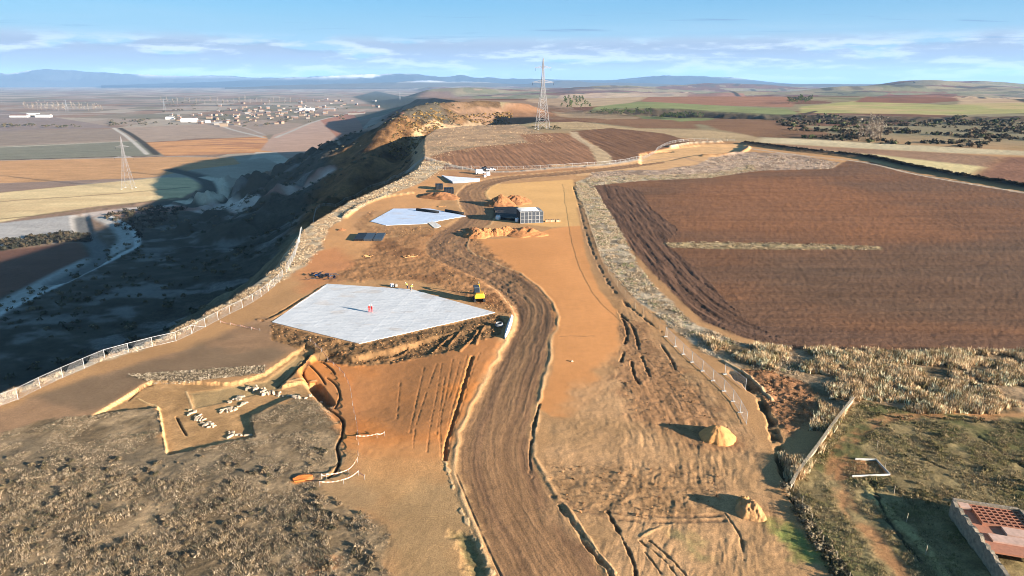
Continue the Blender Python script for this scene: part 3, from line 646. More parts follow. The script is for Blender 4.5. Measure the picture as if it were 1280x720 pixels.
# land outside the fan, behind and beside the camera, so that other views and the light find ground there
def skirt():
    a = np.radians(np.linspace(51, 309, 60)); r = np.array([0.5, 60, 200, 600, 2000, 8000, 42000.])
    x = r[:, None]*np.sin(a); y = r[:, None]*np.cos(a)
    x[:, 0] = r*np.sin(AZ[-1]); y[:, 0] = r*np.cos(AZ[-1]); x[:, -1] = r*np.sin(AZ[0]); y[:, -1] = r*np.cos(AZ[0])
    z = np.where((x > -95) , 0.0, -62*np.clip((-95-x)/115, 0, 1)) - 0.2
    n = len(a); i = np.arange(len(r)*n).reshape(len(r), n)
    f = np.stack([i[:-1, :-1], i[:-1, 1:], i[1:, 1:], i[1:, :-1]], -1).reshape(-1, 4)[:, ::-1]
    c = np.tile(alb(150, 122, 92), (x.size, 1))
    o = mk('ground', np.stack([x, y, z], -1).reshape(-1, 3), f, 'soil', col=c); o['kind'] = 'structure'
    a = np.linspace(AZ[0], AZ[-1], 30); V = [(0, 0, -0.2)]+[(31.0*math.sin(t), 31.0*math.cos(t), -0.05) for t in a]
    o = mk('ground', V, [(0, i+2, i+1) for i in range(29)][::1], 'soil', col=np.tile(alb(150, 122, 92), (len(V), 1))); o['kind'] = 'structure'
skirt()
# mountains on the horizon
def mountains(name, dist, az0, az1, hfun, col, depth=5000, seed=0, n=700):
    a = np.radians(np.linspace(az0, az1, n)); s = np.linspace(0, 1, 26)
    r = dist+depth*s[:, None]; A = a[None]+0*s[:, None]
    x = r*np.sin(A); y = r*np.cos(A)
    env = np.sin(np.pi*np.clip(s, 0, 1))[:, None]**0.8
    rid = 1-np.abs(fbm(x/1800, y/1800, 6, seed, 0.55)); low_ = fbm(x/7000, y/7000, 3, seed+3)
    z = -60+hfun(np.degrees(a))[None]*env*(0.45+0.45*rid+0.25*low_)
    i = np.arange(x.size).reshape(x.shape)
    f = np.stack([i[:-1, :-1], i[:-1, 1:], i[1:, 1:], i[1:, :-1]], -1).reshape(-1, 4)[:, ::-1]
    sn_ = ss(0.0, 0.5, fbm(x/1500, y/1500, 5, seed+9)+0.0*z)[..., None]*ss(0.3, 0.8, z/ max(1, float(z.max())))[..., None]
    c = np.asarray(alb(*col))*(1-sn_)+alb(215, 215, 220)*sn_
    o = mk(name, np.stack([x, y, z], -1).reshape(-1, 3), f, 'fieldsoil', col=c.reshape(-1, 3), smooth_=True); o['kind'] = 'structure'; return o
mountains('mountains', 21000, -44, -8, lambda a: np.interp(a, [-44,-38,-36,-33,-30,-27,-24,-20,-16,-12,-8], [380,520,390,520,420,400,330,250,210,190,110]), (76,82,88), seed=201)
mountains('mountains', 17500, -30, 24, lambda a: np.interp(a, [-30,-22,-16,-10,-4,0,5,8,12,17,20,24], [50,140,290,350,330,240,180,170,280,230,110,40]), (60,66,68), seed=221, depth=3500)
mountains('hills', 13500, -22, 46, lambda a: np.interp(a, [-22,-12,-6,0,4,8,20,30,40,46], [40,150,190,110,170,120,90,110,120,90]), (92,84,66), seed=241, depth=1800)
# haze
def haze():
    lo, hi = -125.0, 700.0; s = 44000
    V = [(-s, -3000, lo), (s, -3000, lo), (s, s, lo), (-s, s, lo), (-s, -3000, hi), (s, -3000, hi), (s, s, hi), (-s, s, hi)]
    F = [(0, 3, 2, 1), (4, 5, 6, 7), (0, 1, 5, 4), (1, 2, 6, 5), (2, 3, 7, 6), (3, 0, 4, 7)]
    m = bpy.data.materials.new('haze'); m.use_nodes = True; t = m.node_tree; t.nodes.clear()
    o_ = t.nodes.new('ShaderNodeOutputMaterial'); v = t.nodes.new('ShaderNodeVolumePrincipled')
    v.inputs['Color'].default_value = (0.36, 0.62, 1.0, 1); v.inputs['Density'].default_value = 3.0e-5; v.inputs['Anisotropy'].default_value = 0.0
    t.links.new(v.outputs[0], o_.inputs['Volume'])
    o = mk('haze', V, F, m); o['kind'] = 'stuff'
haze()

# ------------------------------------------------------------------ builders
def at(px, py):
    p = G([(px, py)])[0]; return float(p[0]), float(p[1]), float(hz(p[0], p[1]))
class MB:
    def __init__(s): s.V = []; s.F = []
    def add(s, V, F):
        n = len(s.V); s.V += [tuple(map(float, v)) for v in V]; s.F += [tuple(i+n for i in f) for f in F]; return s
    def box(s, c, d, rz=0, taper=1.0, rx=0, ry=0):
        x, y, z = d[0]/2, d[1]/2, d[2]/2; V = []
        for k, (a, b, e) in enumerate([(-x,-y,-z),(x,-y,-z),(x,y,-z),(-x,y,-z),(-x,-y,z),(x,-y,z),(x,y,z),(-x,y,z)]):
            if k > 3: a *= taper; b *= taper
            b, e = b*math.cos(rx)-e*math.sin(rx), b*math.sin(rx)+e*math.cos(rx)
            a, e = a*math.cos(ry)+e*math.sin(ry), -a*math.sin(ry)+e*math.cos(ry)
            a, b = a*math.cos(rz)-b*math.sin(rz), a*math.sin(rz)+b*math.cos(rz)
            V.append((c[0]+a, c[1]+b, c[2]+e))
        return s.add(V, [(0,3,2,1),(4,5,6,7),(0,1,5,4),(1,2,6,5),(2,3,7,6),(3,0,4,7)])
    def bar(s, p, q, r, n=4, r2=None, cap=True):
        p = np.array(p, float); q = np.array(q, float); d = q-p; l = np.linalg.norm(d); d = d/(l+1e-9)
        u = np.cross(d, (0, 0, 1)) if abs(d[2]) < 0.9 else np.cross(d, (1, 0, 0)); u /= np.linalg.norm(u); w = np.cross(d, u); r2 = r if r2 is None else r2
        V = [tuple(c+(u*math.cos(2*math.pi*i/n+.785)+w*math.sin(2*math.pi*i/n+.785))*rr) for c, rr in ((p, r), (q, r2)) for i in range(n)]
        F = [(i, i+n, (i+1) % n+n, (i+1) % n) for i in range(n)]
        if cap: F += [tuple(range(n)), tuple(range(2*n-1, n-1, -1))]
        return s.add(V, F)
    def prism(s, pts, z0, z1):
        n = len(pts); V = [(x, y, z0) for x, y in pts]+[(x, y, z1) for x, y in pts]
        return s.add(V, [tuple(range(n-1, -1, -1)), tuple(range(n, 2*n))]+[(i, (i+1) % n, (i+1) % n+n, i+n) for i in range(n)])
    def build(s, name, m, parent=None, bevel=0, sm=False):
        me = bpy.data.meshes.new(name); me.from_pydata(s.V, [], s.F); me.update()
        me.materials.append(MATS[m] if isinstance(m, str) else m)
        if sm:
            for p in me.polygons: p.use_smooth = True
        o = bpy.data.objects.new(name, me); C.objects.link(o)
        if parent is not None: o.parent = parent
        if bevel:
            b = o.modifiers.new('b', 'BEVEL'); b.width = bevel; b.segments = 2
        return o
def thing(name, label, cat, loc=(0, 0, 0), rz=0, group=None):
    o = bpy.data.objects.new(name, None); C.objects.link(o); o.location = loc; o.rotation_euler = (0, 0, rz)
    return tag(o, label, cat, group)
def dup(o, loc=None, rz=None, label=None, scale=None, parent=None):
    c = o.copy(); C.objects.link(c)
    if parent is not None: c.parent = parent
    if loc is not None: c.location = loc
    if rz is not None: c.rotation_euler = (0, 0, rz)
    if scale is not None: c.scale = scale
    if label: c['label'] = label
    for ch in o.children: dup(ch, parent=c)
    return c
def pm(name, r, g, b, **k): return mat(name, col=tuple(alb(r, g, b)), **k)
pm('galv', 185, 183, 180, rough=0.5, metal=0.3); pm('galv_dark', 130, 132, 135, rough=0.5); pm('pylon_steel', 140, 136, 136, rough=0.6)
pm('white_paint', 235, 235, 235, rough=0.4, var=0.05, vs=3); pm('concrete', 190, 185, 175, rough=0.9, var=0.15, vs=4, bump=0.01, bs=20)
pm('black', 26, 28, 32, rough=0.6, var=0.3, vs=2, bump=0.03, bs=3); pm('rubber', 38, 38, 40, rough=0.8); pm('yellow', 214, 158, 44, rough=0.45, var=0.08, vs=3)
pm('glass_dark', 40, 50, 62, rough=0.1, spec=0.6); pm('steel_dark', 70, 76, 84, rough=0.5, metal=0.3); pm('red', 214, 40, 44, rough=0.8); pm('skin', 205, 150, 120, rough=0.6)
pm('hivis', 214, 222, 90, rough=0.8); pm('navy', 34, 42, 66, rough=0.9); pm('helmet', 240, 240, 235, rough=0.35); pm('orange_plastic', 226, 120, 40, rough=0.6)
pm('stone', 190, 166, 138, rough=0.9, var=0.2, vs=2.5, bump=0.05, bs=6); pm('brick', 182, 122, 94, rough=0.9, var=0.15, vs=4, bump=0.02, bs=12); pm('plaster', 206, 168, 148, rough=0.9, var=0.2, vs=1.5)
pm('rubble_wall', 150, 135, 115, rough=0.95, var=0.3, vs=2.0, fine=0.2, fs=7, bump=0.12, bs=4); pm('wood_grey', 170, 152, 126, rough=0.9, var=0.12, vs=5); pm('timber', 190, 140, 92, rough=0.9, var=0.15, vs=4)
pm('roof_tile', 120, 92, 80, rough=0.9, var=0.1, vs=0.2); pm('roof_grey', 150, 146, 144, rough=0.8); pm('house_white', 140, 131, 122, rough=0.9); pm('house_tan', 138, 120, 102, rough=0.9); pm('house_brick', 126, 102, 88, rough=0.9)
pm('blue_paint', 60, 92, 150, rough=0.5); pm('bark', 110, 92, 74, rough=0.95); mat('leaf', vcol=True, rough=0.9, spec=0.15); mat('sheet', vcol=True, rough=0.75, spec=0.25, fine=0.06, fs=2, bump=0.03, bs=1.4)
mat('heap', vcol=True, rough=0.95, spec=0.1, var=0.08, vs=2, fine=0.10, fs=9, bump=0.10, bs=4); mat('tape', vcol=True, rough=0.6)

# ------------------------------------------------------------------ vegetation: tufts of blades, leafy bushes
def sample(px, n, world=None):
    P = np.asarray(world) if world is not None else G(px); lo, hi = P.min(0), P.max(0); out_ = np.zeros((0, 2))
    while len(out_) < n:
        q = RNG.uniform(lo, hi, (n*3, 2)); q = q[inside(q[:, 0], q[:, 1], P)]; out_ = np.concatenate([out_, q])
    return out_[:n]
def tufts(name, label, pos, h, w, cols, nb=5, spread=0.5, clump=4.0, keep=0.0, bw=0.04, seed=3, gain=1.2):
    pos = np.asarray(pos)
    k = fbm(pos[:, 0]/clump, pos[:, 1]/clump, 3, seed); s = k > keep-1; pos = pos[s]; k = k[s]; n = len(pos)
    z = hz(pos[:, 0], pos[:, 1]); hh = RNG.uniform(h[0], h[1], n)*(0.75+0.5*np.clip(k+0.5, 0, 1)); ww = RNG.uniform(w[0], w[1], n)
    cols = np.array([alb(*c) for c in cols]); ci = (np.clip(fbm(pos[:, 0]/1.7, pos[:, 1]/1.7, 2, seed+4)*0.5+0.5+RNG.normal(0, .22, n), 0, .999)*len(cols)).astype(int)
    a = RNG.uniform(0, 2*math.pi, (n, nb)); lean = RNG.uniform(0.1, 1.0, (n, nb))*spread; r0 = RNG.uniform(0, 0.6, (n, nb))*ww[:, None]
    bx = pos[:, :1]+np.cos(a)*r0; by = pos[:, 1:]+np.sin(a)*r0; hb = hh[:, None]*RNG.uniform(0.6, 1.0, (n, nb))
    tx = bx+np.cos(a)*lean*hb; ty = by+np.sin(a)*lean*hb
    b2 = RNG.uniform(0, 2*math.pi, (n, nb)); q = bw*(0.7+0.6*RNG.random((n, nb)))*(1+pos[:, 1:]/330)
    zz = np.repeat(z[:, None]-0.04, nb, 1)
    V = np.stack([np.stack([bx-np.cos(b2)*q, by-np.sin(b2)*q, zz], -1), np.stack([bx+np.cos(b2)*q, by+np.sin(b2)*q, zz], -1), np.stack([tx, ty, zz+hb], -1)], 2).reshape(-1, 3)
    c = np.repeat(cols[ci]*gain*(1+RNG.normal(0, .14, (n, 1))), nb*3, 0); F = np.arange(len(V)).reshape(-1, 3)
    return tag(mk(name, V, F, 'leaf', col=np.clip(c, .004, .8)), label, None, None, 'stuff')
def leafy(cs, rs, n, cols, size=0.2, up=0.6, seed=0):
    """loose leaf-sized faces filling ellipsoids at cs (m,3) with radii rs (m,3)"""
    cs = np.asarray(cs, float); rs = np.asarray(rs, float); m = len(cs)
    d = RNG.normal(size=(m, n, 3)); d /= np.linalg.norm(d, axis=2, keepdims=True); d[..., 2] = np.where(d[..., 2] < -0.3, -d[..., 2], d[..., 2])
    p = cs[:, None]+d*rs[:, None]*(RNG.random((m, n, 1))**0.4)*(0.8+0.35*RNG.random((m, n, 1)))
    u = RNG.normal(size=(m, n, 3)); u /= np.linalg.norm(u, axis=2, keepdims=True); v = np.cross(u, d); v /= np.linalg.norm(v, axis=2, keepdims=True)+1e-6
    s = (size if np.isscalar(size) else np.asarray(size)[:, None, None])*(0.6+0.8*RNG.random((m, n, 1)))
    V = np.stack([p-u*s, p+u*s*0.9-v*s*0.3, p+v*s*1.1], 2).reshape(-1, 3)
    cols = np.array([alb(*c) for c in cols]); ci = RNG.integers(0, len(cols), (m, 1)); ci = np.repeat(ci, n, 1)
    c = np.repeat((cols[ci]*(1+RNG.normal(0, .18, (m, n, 1)))).reshape(-1, 3), 3, 0)
    return V, np.arange(len(V)).reshape(-1, 3), np.clip(c, .003, .8)
def bushes(name, label, pos, r, cols, n=26, size=0.22, flat=0.7, clump=0):
    pos = np.asarray(pos)
    if clump: pos = pos[fbm(pos[:, 0]/clump, pos[:, 1]/clump, 3, 77) > 0.0]
    z = hz(pos[:, 0], pos[:, 1]); rr = RNG.uniform(r[0], r[1], len(pos))
    V, F, c = leafy(np.stack([pos[:, 0], pos[:, 1], z+rr*flat*0.35], 1), np.stack([rr, rr, rr*flat], 1), n, cols, size=size*rr/np.mean(r))
    return tag(mk(name, V, F, 'leaf', col=c), label, None, None, 'stuff')
STRAW = [(178,154,122),(164,140,108),(144,122,94),(120,102,78),(186,166,138),(98,86,64)]
MCOL = [(146,126,102),(118,102,82),(96,86,68),(164,144,118),(106,94,78),(134,114,90),(86,80,64)]
pos = sample(None, 52000, world=np.clip(G(MEAD), (-90, 50), (0, 130))); pos = pos+RNG.normal(0, .35, pos.shape)
pos = pos[(pos[:, 0] > -0.82*pos[:, 1]-8)]
g = seg_d(pos[:, 0], pos[:, 1], G([(0,590),(70,600),(130,590),(200,600),(300,600)])) 
tufts('meadow_grass', 'dry brown and grey meadow grass in the left foreground', pos, (0.08, 0.26), (0.1, 0.4), MCOL, nb=5, spread=1.3, bw=0.028, keep=0.97, clump=3, gain=1.4)
pos = sample([(0,585),(80,590),(150,598),(260,600),(360,620),(440,650),(480,700),(480,730),(-60,760)], 9000)
tufts('weeds', 'taller straw coloured weeds at the lower left edge', pos, (0.2, 0.5), (0.15, 0.5), STRAW[1:]+MCOL+MCOL, nb=7, spread=0.8, keep=0.8, bw=0.03, clump=2.2)
yy = RNG.uniform(50, 430, 26000)**1.0; yy = yy[RNG.random(len(yy)) < np.clip(90/yy+0.25, 0, 1)]
rim = np.array(RIM); xx = np.interp(yy, rim[:14, 1], rim[:14, 0]); wv = np.interp(yy, [0, 150, 175, 210, 250, 300, 350, 430], [2.2, 2.2, 6, 9, 8, 10, 14, 18])
pos = np.stack([xx+RNG.uniform(-3.0, 1, len(yy))+wv*RNG.random(len(yy)), yy], 1)
tufts('rim_grass', 'pale dry grass along the rim fence on the left', pos, (0.2, 0.6), (0.2, 0.7), [(150,126,98),(128,106,82),(166,144,116),(112,94,72),(180,160,132)], nb=6, spread=0.8, bw=0.03, keep=0.8, clump=3, gain=1.5)
tufts('verge_grass', 'pale straw weeds in the strip between site and ploughed field', sample(HS, 30000), (0.15, 0.6), (0.2, 0.7), [(158,136,108),(134,114,88),(172,152,126),(112,96,74),(184,166,142),(112,112,78)], nb=5, spread=0.9, bw=0.03, keep=0.85, clump=3, gain=1.45)
pos = sample([(868,416),(925,431),(1000,437),(1280,440),(1440,442),(1440,530),(1280,518),(1150,517),(1085,505),(1062,508),(1030,560),(1004,600),(985,600),(972,556),(1010,540),(1024,515),(1022,490),(1000,472),(960,462),(900,446)], 24000)
tufts('reeds', 'tall buff reeds and dry grass bed below the ploughed field', pos, (0.5, 1.35), (0.25, 0.8), [(206,180,146),(186,156,120),(160,132,98),(130,106,78),(112,100,66),(214,194,162),(92,82,58)], nb=9, spread=0.35, bw=0.045, keep=0.86, clump=5, gain=1.6)
pos = sample([(1066,508),(1085,503),(1150,515),(1440,530),(1440,900),(1080,800),(1040,700),(1005,650),(985,606),(1030,550)], 34000)
pos = pos[seg_d(pos[:, 0], pos[:, 1], smooth_line(G([(1240,522),(1170,519),(1105,524),(1062,552),(1044,588),(1056,625),(1092,672),(1140,740),(1170,800)]))) > 1.2]
tufts('overgrown_grass', 'greenish brown rough grass around the ruin on the right', pos, (0.08, 0.34), (0.15, 0.5), [(122,112,70),(106,98,62),(148,126,90),(164,144,108),(94,84,58),(128,106,78)], nb=5, spread=1.1, bw=0.03, keep=0.75, clump=3, gain=1.3)
tufts('field_grass', 'thin line of dry grass across the big ploughed field', sample([(832,303),(900,302),(1030,305),(1100,308),(1100,312),(1030,313),(900,312),(838,310)], 2600), (0.15, 0.45), (0.3, 0.8), STRAW[:5], nb=6, bw=0.04, keep=0.8, spread=.9)
tufts('plateau_grass', 'pale dry grass on the knoll behind the left field', sample([(512,214),(516,195),(530,176),(545,152),(600,152),(650,156),(668,163),(690,170),(690,178),(600,186),(560,196),(528,212)], 9000), (0.15, 0.5), (0.5, 1.2), [(160,132,102),(140,114,86),(172,146,114),(126,106,80)], nb=5, spread=1.0, bw=0.035, keep=0.8, clump=8, gain=1.4)
tufts('scrub_grass', 'whitish weeds on the rubble strip behind the big field', sample([(870,206),(890,198),(930,192),(990,194),(1048,203),(1040,211),(960,213),(890,221),(735,226),(740,216),(830,214)], 6500), (0.2, 0.7), (0.5, 1.2), [(190,172,152),(160,136,114),(176,156,134),(130,108,88)], nb=5, bw=0.04, keep=.8, spread=1.0, clump=5)
tufts('weeds', 'grey dry weeds between the rim track and the dig', sample([(160,468),(260,461),(332,457),(334,466),(240,477),(185,477)], 1500), (0.12, 0.35), (0.2, 0.5), [(150,134,112),(110,96,76),(176,160,136)], nb=6)
# dark scrub of the shaded valley side and valley foot
pos = np.stack([RNG.uniform(-330, -60, 4200), RNG.uniform(60, 1000, 4200)], 1)
rd = np.where(inside(pos[:, 0], pos[:, 1], RIMPOLY), 1, -1)*seg_d(pos[:, 0], pos[:, 1], RIM); pos = pos[(rd < -6) & (rd > -235)]; rd = rd[(rd < -6) & (rd > -235)]
pos = pos[(fbm(pos[:, 0]/26, pos[:, 1]/26, 3, 78)+np.where(rd < -70, 0.1, -0.45)) > 0]
bushes('scrub', 'dark bushes covering the shaded valley side and its foot', pos, (0.8, 2.6), [(92,86,64),(104,92,70),(76,76,58),(126,110,84)], n=26, size=0.5)
pos = sample([(485,190),(500,150),(540,135),(640,138),(640,152),(560,150),(520,185)], 900)
bushes('scrub', 'ochre and brown scrub on the sunlit badland ridge', pos, (0.7, 2.0), [(140,112,64),(120,96,58),(160,124,70),(96,82,54)], n=20, size=0.5)
pos = sample([(950,148),(1040,144),(1150,148),(1290,150),(1420,152),(1420,190),(1280,188),(1100,180),(1000,172)], 3800)
bushes('scrub', 'dark brown and green scrub filling the ravine on the right', pos, (1.0, 3.0), [(78,70,54),(90,76,58),(60,58,42),(112,94,74),(84,88,52)], n=24, size=0.9, clump=30)
lp = smooth_line(G([(930,179),(1000,188),(1080,197),(1150,212),(1280,235),(1440,261)])); ii = RNG.uniform(0, len(lp)-1.01, 1500); i0 = ii.astype(int)
pos = lp[i0]+(lp[i0+1]-lp[i0])*(ii-i0)[:, None]+RNG.normal(0, 1.1, (1500, 2))
bushes('hedge_scrub', 'dark low bramble along the bank behind the big field', pos, (0.5, 1.3), [(56,50,38),(70,60,44),(44,42,32)], n=22, size=0.4)
pos = np.concatenate([sample([(0,302),(60,294),(112,290),(112,300),(40,308),(0,314)], 160), sample([(128,272),(160,262),(215,258),(230,262),(180,290),(170,300)], 120)])
bushes('scrub', 'dark scrub between the shaded valley fields', pos, (1.5, 4), [(54,52,40),(74,64,48)], n=30, size=0.8)

pos = np.concatenate([sample([(0,570),(210,575),(330,560),(425,560),(480,650),(480,730),(-40,730)], 420), sample([(400,640),(470,650),(490,720),(400,720)], 60)])
bushes('low_shrubs', 'low brown and grey shrubs dotted over the left meadow', pos, (0.18, 0.5), [(104,90,68),(86,78,58),(140,122,98),(120,100,76)], n=40, size=0.10, clump=4)
pos = sample([(1075,515),(1290,525),(1290,620),(1150,640),(1080,600)], 260)
bushes('low_shrubs', 'low dark and straw shrubs dotted over the overgrown plot', pos, (0.2, 0.55), [(84,78,52),(110,100,66),(150,130,94)], n=40, size=0.10, clump=4)
pos = sample([(985,612),(1010,640),(1050,705),(1075,740),(1060,740),(1030,700),(995,645),(975,600)], 140)
bushes('low_shrubs', 'dark shrubs along the ditch beside the old wire fence', pos, (0.3, 0.8), [(74,72,50),(96,86,62),(150,132,104)], n=50, size=0.13)

# ------------------------------------------------------------------ trees
def tree_mesh(kind, seed):
    global RNG
    st = random.Random(seed)
    if kind == 'pine':
        cs = [(st.gauss(0, .9), st.gauss(0, .9), 2.6+k*0.55+st.random()) for k in range(9)]; rs = [(1.9-0.14*k, 1.9-0.14*k, 1.1) for k in range(9)]
        V, F, c = leafy(cs, rs, 42, [(78,92,48),(62,78,42),(94,104,58)], size=0.34)
    elif kind == 'bush':
        cs = [(st.gauss(0, 1.2), st.gauss(0, 1.2), 1.3+st.random()*1.4) for k in range(6)]; rs = [(1.5, 1.5, 1.1)]*6
        V, F, c = leafy(cs, rs, 36, [(70,70,48),(96,86,62)], size=0.4)
    else:
        cs = [(st.gauss(0, .8), st.gauss(0, .8), 3+k*1.1) for k in range(8)]; rs = [(1.7-0.1*k, 1.7-0.1*k, 1.6) for k in range(8)]
        V, F, c = leafy(cs, rs, 26, [(150,134,116),(128,112,96),(170,156,138)], size=0.25)
        V = V.copy()
    return V, F, c
def tree_proto(kind, seed, label, group):
    V, F, c = tree_mesh(kind, seed); nm = {'pine': 'pine_tree', 'bush': 'bush', 'bare': 'bare_tree'}[kind]
    t = thing(nm, label, 'bush' if kind == 'bush' else 'tree', group=group)
    mk('crown', V, F, 'leaf', t, col=c); b = MB(); top = V[:, 2].max()
    b.bar((0, 0, -0.5), (0.1, 0, top*0.75), 0.22, 6, 0.06)
    for k in range(7):
        a = k*2.4; z0 = top*(0.25+0.07*k); b.bar((0, 0, z0), (math.cos(a)*1.3, math.sin(a)*1.3, z0+1.2), 0.09, 4, 0.03)
    b.build('trunk', 'bark', t); return t
def plant(kind, pts, s, label, group, seeds=(1, 2, 3), flat=False):
    pr = [tree_proto(kind, sd, label, group) for sd in seeds]; used = set()
    for i, (px, py) in enumerate(pts):
        x, y, z = at(px, py); k = i % len(pr); sc = random.uniform(*s)
        o = pr[k] if k not in used else dup(pr[k]); used.add(k)
        o.location = (x, y, z-0.1); o.rotation_euler = (0, 0, random.uniform(0, 6.28)); o.scale = (sc*random.uniform(.85, 1.2), sc, sc*random.uniform(.85, 1.15)); o['label'] = label
    for k, q in enumerate(pr):
        if k not in used:
            for ch in list(q.children): bpy.data.objects.remove(ch)
            bpy.data.objects.remove(q)
R1 = random.Random(5)
plant('pine', [(706+R1.random()*24, 124+R1.random()*5) for _ in range(15)]+[(702+R1.random()*36, 130+R1.random()*6) for _ in range(12)], (0.9, 1.35), 'dark green pine in the round clump right of the big lattice pylon', 'pines in the round clump')
plant('pine', [(753+i*2.1, 141-2.0*math.sin(i)+R1.random()*1.5) for i in range(30)], (0.65, 0.95), 'small green pine in the middle row beyond the left fields', 'pines in the middle row')
plant('pine', [(826+i*1.9, 149-i*0.07-R1.random()*3) for i in range(29)], (0.65, 1.0), 'small green pine in the right row before the green field', 'pines in the right row')
plant('bush', [(738+i*6+R1.random()*3, 138+R1.random()*3-i*0.1) for i in range(4)]+[(660+R1.random()*40, 158+R1.random()*4) for _ in range(8)], (0.5, 0.9), 'low dark bush on the grassland near the big pylon', 'bushes near the big pylon')
plant('bare', [(1062+R1.random()*40, 170+R1.random()*8) for _ in range(22)], (1.0, 1.5), 'tall pale leafless tree in the grove at the ravine edge', 'leafless trees in the ravine grove')
plant('pine', [(984+i*2.2+R1.random()*2, 128+R1.random()*2) for i in range(14)], (1.2, 2.0), 'light green tree in the row on the far field edge', 'trees on the far field edge')
plant('bush', [(1190+R1.random()*12, 149+R1.random()*4) for _ in range(5)], (1.6, 2.4), 'big brown bush at the upper ravine edge', 'big brown bushes', seeds=(4,))
plant('bare', [(30+i*4.2+R1.random()*3, 136+R1.random()*3) for i in range(24)]+[(200+i*7+R1.random()*4, 128+R1.random()*3) for i in range(28)], (2.0, 3.4), 'grey leafless poplar in the distant rows across the valley', 'poplars in the valley')
plant('bush', [(R1.uniform(0, 100), 157+R1.random()*3) for _ in range(22)]+[(R1.uniform(130, 200), 150+R1.random()*8) for _ in range(26)], (1.2, 2.4), 'dark bush along the valley field edges', 'bushes along the valley field edges')
plant('bush', [(R1.uniform(205, 440), R1.uniform(124, 160)) for _ in range(90)], (1.3, 2.6), 'dark tree crown among the village houses', 'garden trees of the village')
plant('bush', [(1143, 104.2)], (4, 4.2), 'lone tree on top of the far hill at the right', 'lone tree', seeds=(7,))

# ------------------------------------------------------------------ village
def house_proto(w, d, h, wall, roof, nm='house'):
    t = thing(nm, 'x', nm if nm != 'house' else 'house'); b = MB(); b.box((0, 0, h/2-0.5), (w, d, h+1)); b.build('wall', wall, t)
    r = MB(); e = 0.5; rh = d*0.22; W2, D2 = w/2+e, d/2+e
    r.add([(-W2,-D2,h),(W2,-D2,h),(W2,D2,h),(-W2,D2,h),(-W2,0,h+rh),(W2,0,h+rh),(-W2,-D2,h-0.3),(W2,-D2,h-0.3),(W2,D2,h-0.3),(-W2,D2,h-0.3)], [(0,1,5,4),(2,3,4,5),(1,2,5),(3,0,4),(6,9,8,7),(0,6,7,1),(1,7,8,2),(2,8,9,3),(3,9,6,0)])
    r.build('roof', roof, t); return t
HP = [(house_proto(13, 9, 6.0, 'house_white', 'roof_tile'), 'small white walled house with tiled roof in the distant village'),
      (house_proto(15, 10, 5.5, 'house_tan', 'roof_tile'), 'small tan walled house with tiled roof in the distant village'),
      (house_proto(12, 9, 6.5, 'house_brick', 'roof_grey'), 'small brick coloured house with grey roof in the distant village'),
      (house_proto(18, 9, 4.0, 'house_white', 'roof_grey'), 'low white outbuilding with grey roof in the distant village')]
U_ = set()
VPTS = [(R1.gauss(345, 34), R1.gauss(141, 5)) for _ in range(78)]+[(R1.uniform(205, 300), R1.uniform(143, 157)) for _ in range(26)]+[(R1.uniform(370, 475), R1.uniform(125, 146)) for _ in range(24)]
for i, (px, py) in enumerate(VPTS):
    if py < 122 or py > 160 or px > 478: continue
    k = R1.choice((0, 1, 1, 1, 2, 2, 3)); x, y, z = at(px, py); o = HP[k][0] if k not in U_ else dup(HP[k][0]); U_.add(k)
    o.location = (x, y, z); o.rotation_euler = (0, 0, R1.uniform(-.6, .6)); s = R1.uniform(0.65, 1.2)*max(1, y/3000); o.scale = (s, s, s); o['label'] = HP[k][1].replace('in the distant village', 'in the left outskirts of the village' if px < 300 else 'at the right end of the village' if px > 372 else 'in the middle of the distant village'); o['group'] = 'village houses'
def shed(px, py, w, d, h, wall, roof, label, rz=0.0):
    t = house_proto(w, d, h, wall, roof, 'warehouse'); t['label'] = label; t['category'] = 'warehouse'; t.location = at(px, py); t.rotation_euler = (0, 0, rz); return t
shed(237, 152.5, 44, 22, 7, 'white_paint', 'white_paint', 'long bright white warehouse in front of the distant village', 0.05)
shed(213, 149, 26, 14, 6, 'white_paint', 'roof_grey', 'white shed just left of the long bright warehouse', 0.1)
shed(260, 153.5, 12, 9, 5, 'white_paint', 'white_paint', 'small white hut right of the long bright warehouse')
shed(280, 158, 20, 12, 7, 'house_tan', 'house_tan', 'sand coloured barn nearest the valley road', 0.2)
shed(384, 138.5, 60, 22, 7, 'white_paint', 'white_paint', 'long white shed at the right end of the distant village')
shed(412, 139, 46, 20, 8, 'house_brick', 'roof_grey', 'grey roofed brick shed right of the long white shed')
shed(446, 143, 60, 16, 6, 'house_white', 'roof_tile', 'pale low shed at the foot of the valley bluff')
shed(25, 146.5, 60, 18, 6, 'white_paint', 'roof_tile', 'red roofed farm building at the left edge of the valley', 0.0)
shed(42, 146, 40, 18, 8, 'house_white', 'white_paint', 'white middle building of the valley farm')
shed(55, 146.5, 50, 18, 7, 'white_paint', 'house_white', 'pale right hand building of the valley farm')

